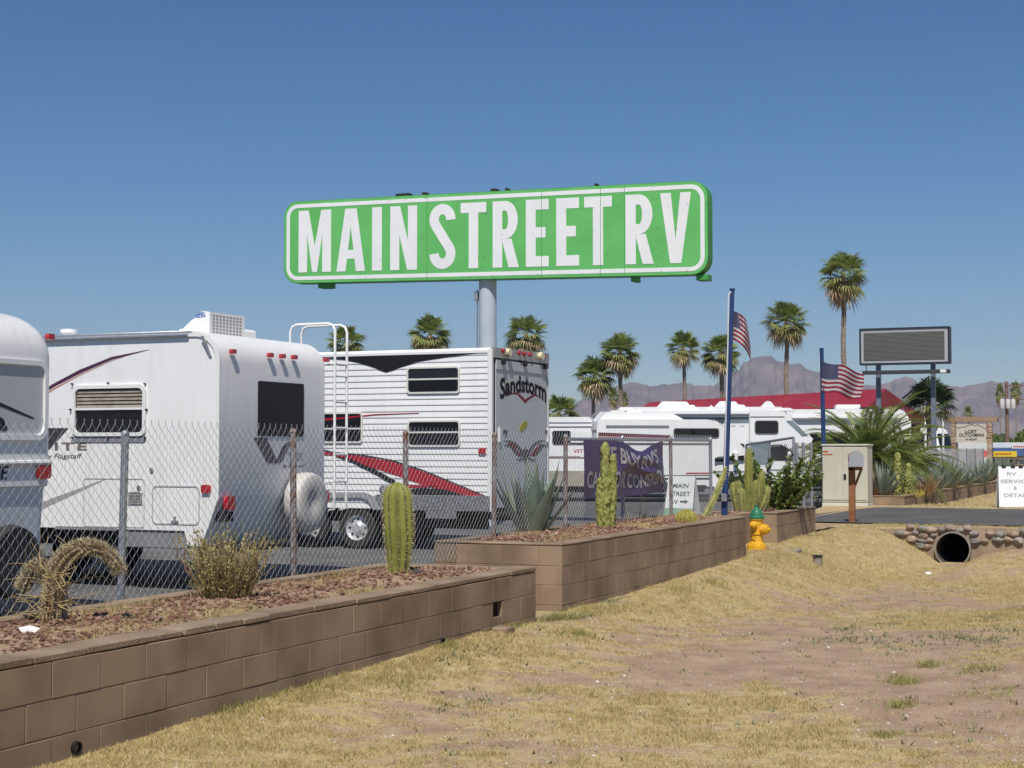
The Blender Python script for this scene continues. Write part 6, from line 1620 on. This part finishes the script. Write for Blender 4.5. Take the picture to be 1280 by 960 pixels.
rib_cactus(lc, [lerp(Vector((p0.x, p0.y, .58)), p1, i/12)+Vector((0, 0, -.07*math.sin(PI*i/12))) for i in range(13)], [.037*(1 if i < 11 else (.8 if i < 12 else .3)) for i in range(13)], 6, .14, CACY, seed=9)
p0 = Vector((PD(936, 640, 26.6).x, PD(936, 640, 26.6).y, .5))
oc = thing('organ_pipe_cactus', 'cluster of tall ribbed cactus stems behind the yellow hydrant', 'cactus', tuple(p0))
for k, (tx_, ty_, bx_, bz_, th_) in enumerate([(936, 560, 935, 0, .062), (914, 590, 929, .1, .055), (921, 597, 932, .0, .052), (953, 588, 940, .05, .06), (960, 607, 944, .1, .06), (927, 610, 930, -.05, .05), (945, 600, 938, -.08, .055), (916, 603, 925, .0, .055)]):
    b_ = PD(bx_, 641, 26.6+bz_); b_.z = .47; q = PD(tx_, ty_, 26.6+bz_*1.5)
    mid = lerp(b_, q, .35); mid.x = lerp(mid.x, q.x, .5); mid.y = lerp(mid.y, q.y, .5); n_ = 12
    pth = [(b_*(1-t)**2+mid*2*t*(1-t)+q*t*t) for t in [i/n_ for i in range(n_+1)]]
    rib_cactus(oc, pth, [th_*.85*(.8+.35*min(1, i/5))*(1 if i < n_-1 else (.85 if i == n_-1 else .35)) for i in range(n_+1)], 7, .15, CACY if k % 3 else CACT, seed=20+k)
p0 = PD(1122, 622, 43.5); t6 = thing('totem_cactus', 'small knobbly cactus in the far bed, between two agaves right of the cabinet', 'cactus', (p0.x, p0.y, .28))
knob(t6, (p0.x, p0.y, .26), 1.25, .10, 23); knob(t6, (p0.x+.25, p0.y, .26), .95, .085, 31, .06)

# ---- shrubs
def shrub(label, name, base, n_, L, spreadr, mats, seed, leaf=.02, leaves=10, up=.8, r0=.006, leafmat=None, lname='leaves', group=None):
    r = random.Random(seed); t = thing(name, label, 'shrub', base, 0, group)
    st = MB(); lf = MB()
    for k in range(n_):
        a = r.uniform(0, 2*PI); o = Vector((math.cos(a), math.sin(a), 0))*r.random()**.5*spreadr*.45
        d = Vector((math.cos(a)*(1-up)+r.gauss(0, .16), math.sin(a)*(1-up)+r.gauss(0, .16), up+r.uniform(0, .3))).normalized()
        ln = L*r.uniform(.3, 1.2); pts = [o]; p = o.copy()
        for i in range(5):
            d = (d+Vector((r.gauss(0, .13), r.gauss(0, .13), r.gauss(0, .06)))).normalized(); p = p+d*ln/5; pts.append(p.copy())
        st.tube(pts, [r0*(1.2-i/6) for i in range(6)], 4, cap=False)
        for _ in range(leaves):
            i = min(4, int(5*r.random()**.7)); q = lerp(pts[i], pts[i+1], r.random())
            v = (d*.6+Vector((r.gauss(0, .7), r.gauss(0, .7), r.gauss(0, .5)))).normalized()*leaf*r.uniform(.6, 1.5); w_ = v.cross(Vector((r.uniform(-1, 1), r.uniform(-1, 1), .3))).normalized()*leaf*.28
            lf.add([q, q+v*.5+w_, q+v, q+v*.5-w_], [(0, 1, 2, 3)])
    st.build('stems', mats, t, local=True, recalc=False)
    if lf.v: lf.build(lname, leafmat, t, local=True, recalc=False)
    return t
TWIG = M('dry_twig', (.28, .21, .11), (.38, .29, .16), 8, .85, spec=.1)
BUSHL = M('olive_leaf', (.2, .2, .06), rough=.7, island=[(.25, .26, .07), (.20, .22, .055), (.40, .33, .14), (.48, .38, .19), (.33, .29, .11)], trans=.2, spec=.2)
p0 = PZ(282, 752, .5)
sb = shrub('dry olive bush with tangled twigs in the foreground planter', 'desert_bush', (p0.x, p0.y, .49), 360, .50, .33, TWIG, 31, .024, 13, .76, .0035, BUSHL)
mb = MB(); r = random.Random(77)
for (tx_, ty_, bx_, by_, rr2) in ((213, 672, 250, 745, .011), (228, 690, 252, 748, .016), (262, 700, 256, 748, .015), (268, 708, 262, 750, .012), (305, 690, 300, 752, .014), (320, 700, 312, 752, .012)):
    b_ = PZ(bx_, by_, .5); q = PD(tx_, ty_, -_s*b_.x+_c*b_.y-.1); pts = [lerp(b_, q, i/7)+Vector((r.gauss(0, .008), r.gauss(0, .008), .015*math.sin(i))) for i in range(8)]
    mb.tube(pts, [rr2*(1.15-i/9) for i in range(8)], 6)
mb.build('dead_branches', M('dead_branch', (.20, .13, .08), (.32, .22, .14), 9, .85), sb)
BOUG = M('shrub_leaf', (.08, .12, .03), rough=.6, island=[(.09, .15, .03), (.16, .21, .045), (.06, .11, .025), (.22, .25, .07)], trans=.2, spec=.3)
def P27(px, D): q = PD(px, 640, D); return (q.x, q.y, .48)
shrub('leafy green shrub behind the hydrant with red brown lower twigs', 'leafy_shrub', P27(965, 27.6), 70, 1.05, .8, M('red_twig', (.17, .08, .04), (.24, .12, .06), 6, .8), 41, .085, 75, .66, .008, BOUG)
q = PZ(1156, 619, .3); q = PD(1156, 618, 44.5); shrub('round dry red brown brush in the far bed', 'dry_brush', (q.x, q.y, .28), 130, .62, .5, M('red_brown_twig', (.30, .17, .08), (.38, .24, .12), 6, .85), 51, .03, 4, .6, .006, TWIG)
q = PD(1147, 622, 43.2); shrub('low yellow flowering clump in front of the dry red brush', 'flower_clump', (q.x, q.y, .28), 40, .2, .25, TWIG, 52, .04, 8, .5, .005, M('yellow_flower', (.55, .45, .05), rough=.7))
q = PD(1089, 622, 42.9); shrub('rust coloured dead shrub squeezed between the cabinet and the first agave', 'dry_brush', (q.x, q.y, .28), 60, .75, .4, M('rust_twig', (.22, .09, .04), (.3, .13, .06), 6, .85), 53, .05, 8, .75, .006, M('rust_leaf', (.25, .10, .04), rough=.8))
q = PD(806, 650, 21.5); shrub('wispy dry weed behind the fence right of the knobbly cactus', 'dry_weed', (-7.3, PX(805, 640, -7.2).y, .55), 26, .34, .3, TWIG, 61, .02, 4, .55, .004, TWIG)

# ---- collapsed cactus in the foreground
p0 = PZ(64, 782, .5); dd = -_s*p0.x+_c*p0.y
dc = thing('dead_cactus', 'dead cactus with drooping arched stems and straw twigs at the left of the foreground planter', 'cactus', (p0.x, p0.y, .5))
DEADC = M('dead_cactus_skin', (.22, .14, .075), (.34, .27, .19), 9, .85, bump=.4, bscale=40); GREYC = M('grey_spines', (.26, .22, .18), rough=.9)
def path_px(pp, D): return [PD(a, b_, D) for a, b_ in pp]
def smoothp(pts, n_=5):
    out = []
    for i in range(len(pts)-1):
        a, b_, c_, d_ = pts[max(0, i-1)], pts[i], pts[i+1], pts[min(len(pts)-1, i+2)]
        for k in range(n_):
            t = k/n_; out.append(.5*((2*b_)+(c_-a)*t+(2*a-5*b_+4*c_-d_)*t*t+(3*b_-a-3*c_+d_)*t**3))
    out.append(pts[-1]); return out
arch = smoothp(path_px([(62, 784), (66, 750), (68, 722), (76, 702), (92, 688), (110, 683), (128, 688), (142, 700), (151, 716)], dd))
rib_cactus(dc, arch, [.046*(1-.4*i/len(arch)) for i in range(len(arch))], 8, .22, DEADC, seed=70)
arch2 = smoothp(path_px([(63, 778), (64, 745), (58, 714), (50, 708), (38, 714), (26, 738)], dd+.1))
rib_cactus(dc, arch2, [.042*(1-.35*i/len(arch2)) for i in range(len(arch2))], 8, .22, GREYC, seed=71)
mb = MB(); r = random.Random(12)
for path in (arch, arch2):
    for i in range(len(path)//3, len(path)-1):
        for _ in range(55):
            c_ = lerp(path[i], path[i+1], r.random()); v = Vector((r.gauss(0, 1), r.gauss(0, 1), r.gauss(.35, 1))).normalized(); c_ = c_+v*.03; s_ = Vector((.0015, .0015, .001)); mb.add([c_-s_, c_+s_, c_+v*r.uniform(.02, .045)], [(0, 1, 2)])
mb.build('spines', GREYC, dc, recalc=False)
mb = MB()
for k in range(48):
    a = r.uniform(0, 6.28); q = Vector((p0.x+r.gauss(.06, .05), p0.y+r.gauss(0, .05), r.uniform(.52, .85))); d = Vector((math.cos(a), math.sin(a), r.uniform(-.1, .5))); pts = [q]
    for i in range(6):
        d = (d+Vector((r.gauss(0, .35), r.gauss(0, .35), r.gauss(-.05, .3)))).normalized(); pts.append(pts[-1]+d*r.uniform(.04, .085))
    mb.tube(pts, [.0042*(1-i/9) for i in range(7)], 4, cap=False)
mb.build('straw_twigs', M('straw_twig', (.44, .33, .15), (.30, .22, .10), 10, .8), dc, recalc=False)
mb = MB(); q = PD(66, 688, dd); mb.tube([PD(70, 712, dd), PD(68, 700, dd), q], [.012, .009, .004], 6); mb.build('stub', M('straw_twig', ()), dc)
mb = MB(); q = PD(78, 752, dd+.1); mb.box(q.x-.03, q.x+.03, q.y-.02, q.y+.02, .5, q.z+.12, .006); mb.build('support_board', M('grey_board', (.33, .32, .31), (.25, .24, .24), 8, .85), dc)

# ================================================================== FAR RIGHT BACKGROUND
UP = M('weathered_pole', (.16, .10, .075), (.22, .15, .11), 4, .9)
p = PD(1259, 545, 150); t = thing('utility_pole', 'brown utility pole with white transformers at the far right', 'pole', (p.x, p.y, 0)); zt_ = PD(1258, 477, 150).z
mb = MB(); mb.lathe((p.x, p.y, 0), [(.19, 0), (.15, zt_)], 10); mb.build('pole', UP, t, smooth=40)
fcr = FR((p.x, p.y, 0), (_c, _s, 0), (0, 0, 1), (_s, -_c, 0))
for z_ in (zt_-.4, zt_-1.7):
    mb = MB(); mb.tube([fcr.p(-.2, z_, .15), fcr.p(1.5, z_+.0, .15)], .06, 5); mb.build('crossarm', UP, t)
mb = MB()
for u in (-.55, -.0, .5):
    q = fcr.p(u, zt_-2.6, .35); mb.lathe(q, [(.2, 0), (.22, .1), (.22, .8), (.15, .9), (.001, .92)], 12)
mb.build('transformer', M('transformer_grey', (.5, .5, .5), rough=.5), t, smooth=40)
p2_ = PD(1420, 470, 150)
mb = MB()
for z_, k in ((zt_-.3, 0), (zt_-1.6, 1), (zt_-2.0, 2)):
    a = fcr.p(1.2-.4*k, z_, .2); b_ = Vector((p2_.x, p2_.y, z_+2)); mb.tube([lerp(a, b_, i/10)+Vector((0, 0, -1.2*math.sin(PI*i/10))) for i in range(11)], .02, 4, cap=False)
mb.build('power_line', CHASSIS, t)
for px, pt_, D, lab in ((1179, 506, 80, 'slim white lamp post with a round head right of the electronic board'), (1157, 493, 72, 'white post with a rounded top between the electronic board posts')):
    p = PD(px, 560, D); zt_ = PD(px, pt_, D).z; t = thing('lamp_post', lab, 'lamp post', (p.x, p.y, 0))
    mb = MB(); mb.lathe((p.x, p.y, 0), [(.06, 0), (.05, zt_)], 8); mb.build('pole', PLASTIC, t, smooth=40)
    mb = MB(); mb.blob((p.x, p.y, zt_+.05), (.13, .13, .15), 1, 2, 0); mb.build('lamp_head', PLASTIC, t, smooth=60)
def mk(px0, px1, py0, py1, D, name, label, cat, mat, depth=.15, part='panel'):
    a, b_ = PD(px0, py1, D), PD(px1, py0, D); t = thing(name, label, cat, ((a.x+b_.x)/2, (a.y+b_.y)/2, 0))
    f = FR((0, 0, 0), (_c, _s, 0), (0, 0, 1), (_s, -_c, 0)); u0 = a.x*_c+a.y*_s; u1 = b_.x*_c+b_.y*_s; d = -( -_s*a.x+_c*a.y)
    mb = MB(); plate(mb, f, [(u0, a.z), (u1, a.z), (u1, b_.z), (u0, b_.z)], d-depth, d); mb.build(part, mat, t); return t, f, u0, u1, a.z, b_.z, d
BUILDW = M('white_wall', (.68, .67, .64), (.6, .6, .57), .8, .8)
t, f, u0, u1, z0, z1, d = mk(1198, 1330, 553, 580, 125, 'store_building', 'distant store with white wall and blue canopy behind the stone pillared sign', 'building', BUILDW, 10, 'wall')
mb = MB(); plate(mb, f, [(u0+2.5, 1.0), (u1, 1.0), (u1, 1.65), (u0+2.5, 1.65)], d, d+1.2); mb.build('canopy', M('blue_canopy', (.07, .13, .3), rough=.6), t)
mb = MB()
for k in range(4): plate(mb, f, [(u0+.8+k*1.6, .0), (u0+1.3+k*1.6, .0), (u0+1.3+k*1.6, 1.5), (u0+.8+k*1.6, 1.5)], d, d+.05)
mb.build('doorway', CHASSIS, t)
def posts(t, f, us, z, d):
    for u in us: mb = MB(); q = f.p(u, 0, d-.08); mb.lathe((q.x, q.y, 0), [(.05, 0), (.05, z)], 8); mb.build('post', UP, t)
t, f, u0, u1, z0, z1, d = mk(1242, 1271, 564, 571, 105, 'roadside_sign', 'long yellow sign with a row of small red marks near the stone pillared sign', 'sign', M('sign_yellow', (.70, .52, .03), rough=.5))
mb = MB(); [plate(mb, f, [(u0+.1+k*.1, z0+.14), (u0+.17+k*.1, z0+.14), (u0+.17+k*.1, z0+.24), (u0+.1+k*.1, z0+.24)], d, d+.006) for k in range(11)]; mb.build('lettering', RED, t); posts(t, f, (u0+.2, u1-.2), z0+.1, d)
t, f, u0, u1, z0, z1, d = mk(1265, 1284, 556, 560.5, 112, 'roadside_sign', 'small white sign with red marks at the far right edge', 'sign', PLASTIC)
mb = MB(); [plate(mb, f, [(u0+.1+k*.13, z0+.06), (u0+.19+k*.13, z0+.06), (u0+.19+k*.13, z1-.06), (u0+.1+k*.13, z1-.06)], d, d+.006) for k in range(7)]; mb.build('lettering', RED, t); posts(t, f, (u0+.2, u1-.2), z0, d)
REDC = M('red_canvas', (.42, .05, .045), rough=.7)
p = PD(1230, 570, 104); t = thing('market_umbrella', 'red sun umbrella beside the right stone pillar of the cream sign', 'umbrella', (p.x, p.y, 0))
mb = MB(); mb.lathe((p.x, p.y, .0), [(.02, 0), (.02, 1.5)], 6); mb.build('pole', UP, t)
mb = MB(); mb.lathe((p.x, p.y, 1.05), [(.62, -.02), (.62, 0), (.35, .3), (.02, .45)], 10); mb.build('canopy', REDC, t)
p = PD(1262, 585, 98); t = thing('market_stall', 'low dark stall with brown posts under the yellow sign', 'stall', (p.x, p.y, 0))
f = FR((p.x, p.y, 0), (_c, _s, 0), (0, 0, 1), (_s, -_c, 0))
mb = MB(); plate(mb, f, [(-1.0, .9), (1.6, .9), (1.6, 1.0), (-1.0, 1.0)], -1.2, .3); mb.build('roof', UP, t)
mb = MB(); plate(mb, f, [(-.9, 0), (1.5, 0), (1.5, .5), (-.9, .5)], -1.1, .1); mb.build('counter', CHASSIS, t)
for u in (-.9, .45, 1.5): mb = MB(); plate(mb, f, [(u-.06, .0), (u+.06, .0), (u+.06, .9), (u-.06, .9)], .14, .24); mb.build('post', BARK, t)
# far scrub and trees that read as one belt at the foot of the mountains
mb = MB(); r = random.Random(15)
for k in range(420):
    px = r.uniform(640, 1420); D = r.uniform(170, 420); q = PD(px, 560, D); s_ = r.uniform(1.2, 3.4)
    for _ in range(7):
        mb.blob((q.x+r.gauss(0, s_*.7), q.y+r.gauss(0, s_*.7), r.uniform(.2, .8)*s_), (s_*.5, s_*.5, s_*.42), k, 1, .3)
setting(mb.build('distant_scrub', M('scrub_leaf', (.05, .065, .03), rough=.9, island=[(.05, .07, .025), (.09, .10, .045), (.035, .05, .02), (.12, .11, .06)], spec=.1), recalc=False), 'stuff')
for k, (px, D, h_, w_, lab) in enumerate(((1287, 170, 3.6, 1.6, 'round dark far tree at the right edge behind the signs'), (1236, 190, 3.2, 1.8, 'dark far tree just right of the stone pillared sign'), (712, 120, 3.2, 1.5, 'dark bushy far tree right of the grey ramp door'))):
    q = PD(px, 560, D); t = thing('far_tree', lab, 'tree', (q.x, q.y, 0), 0, 'far trees')
    mb = MB(); mb.tube([(q.x, q.y, -.2), (q.x+.1, q.y, h_*.5), (q.x, q.y, h_*.8)], [.2, .14, .06], 7); mb.build('trunk', UP, t)
    mb = MB(); r = random.Random(k)
    for _ in range(1500):
        v = Vector((r.gauss(0, 1), r.gauss(0, 1), r.gauss(0, 1))).normalized()*r.random()**.4
        k_ = 1+.35*noise.noise(v*2+Vector((k*5, 0, 0))); c_ = Vector((q.x+v.x*w_*k_, q.y+v.y*w_*k_, h_*.68+v.z*h_*.4*k_)); a = Vector((r.gauss(0, 1), r.gauss(0, 1), r.gauss(0, 1))).normalized()*.16; b_ = a.orthogonal().normalized()*.09
        mb.add([c_-a, c_+b_, c_+a, c_-b_], [(0, 1, 2, 3)])
    mb.build('crown', BOUG, t, recalc=False)
bpy.context.view_layer.update()
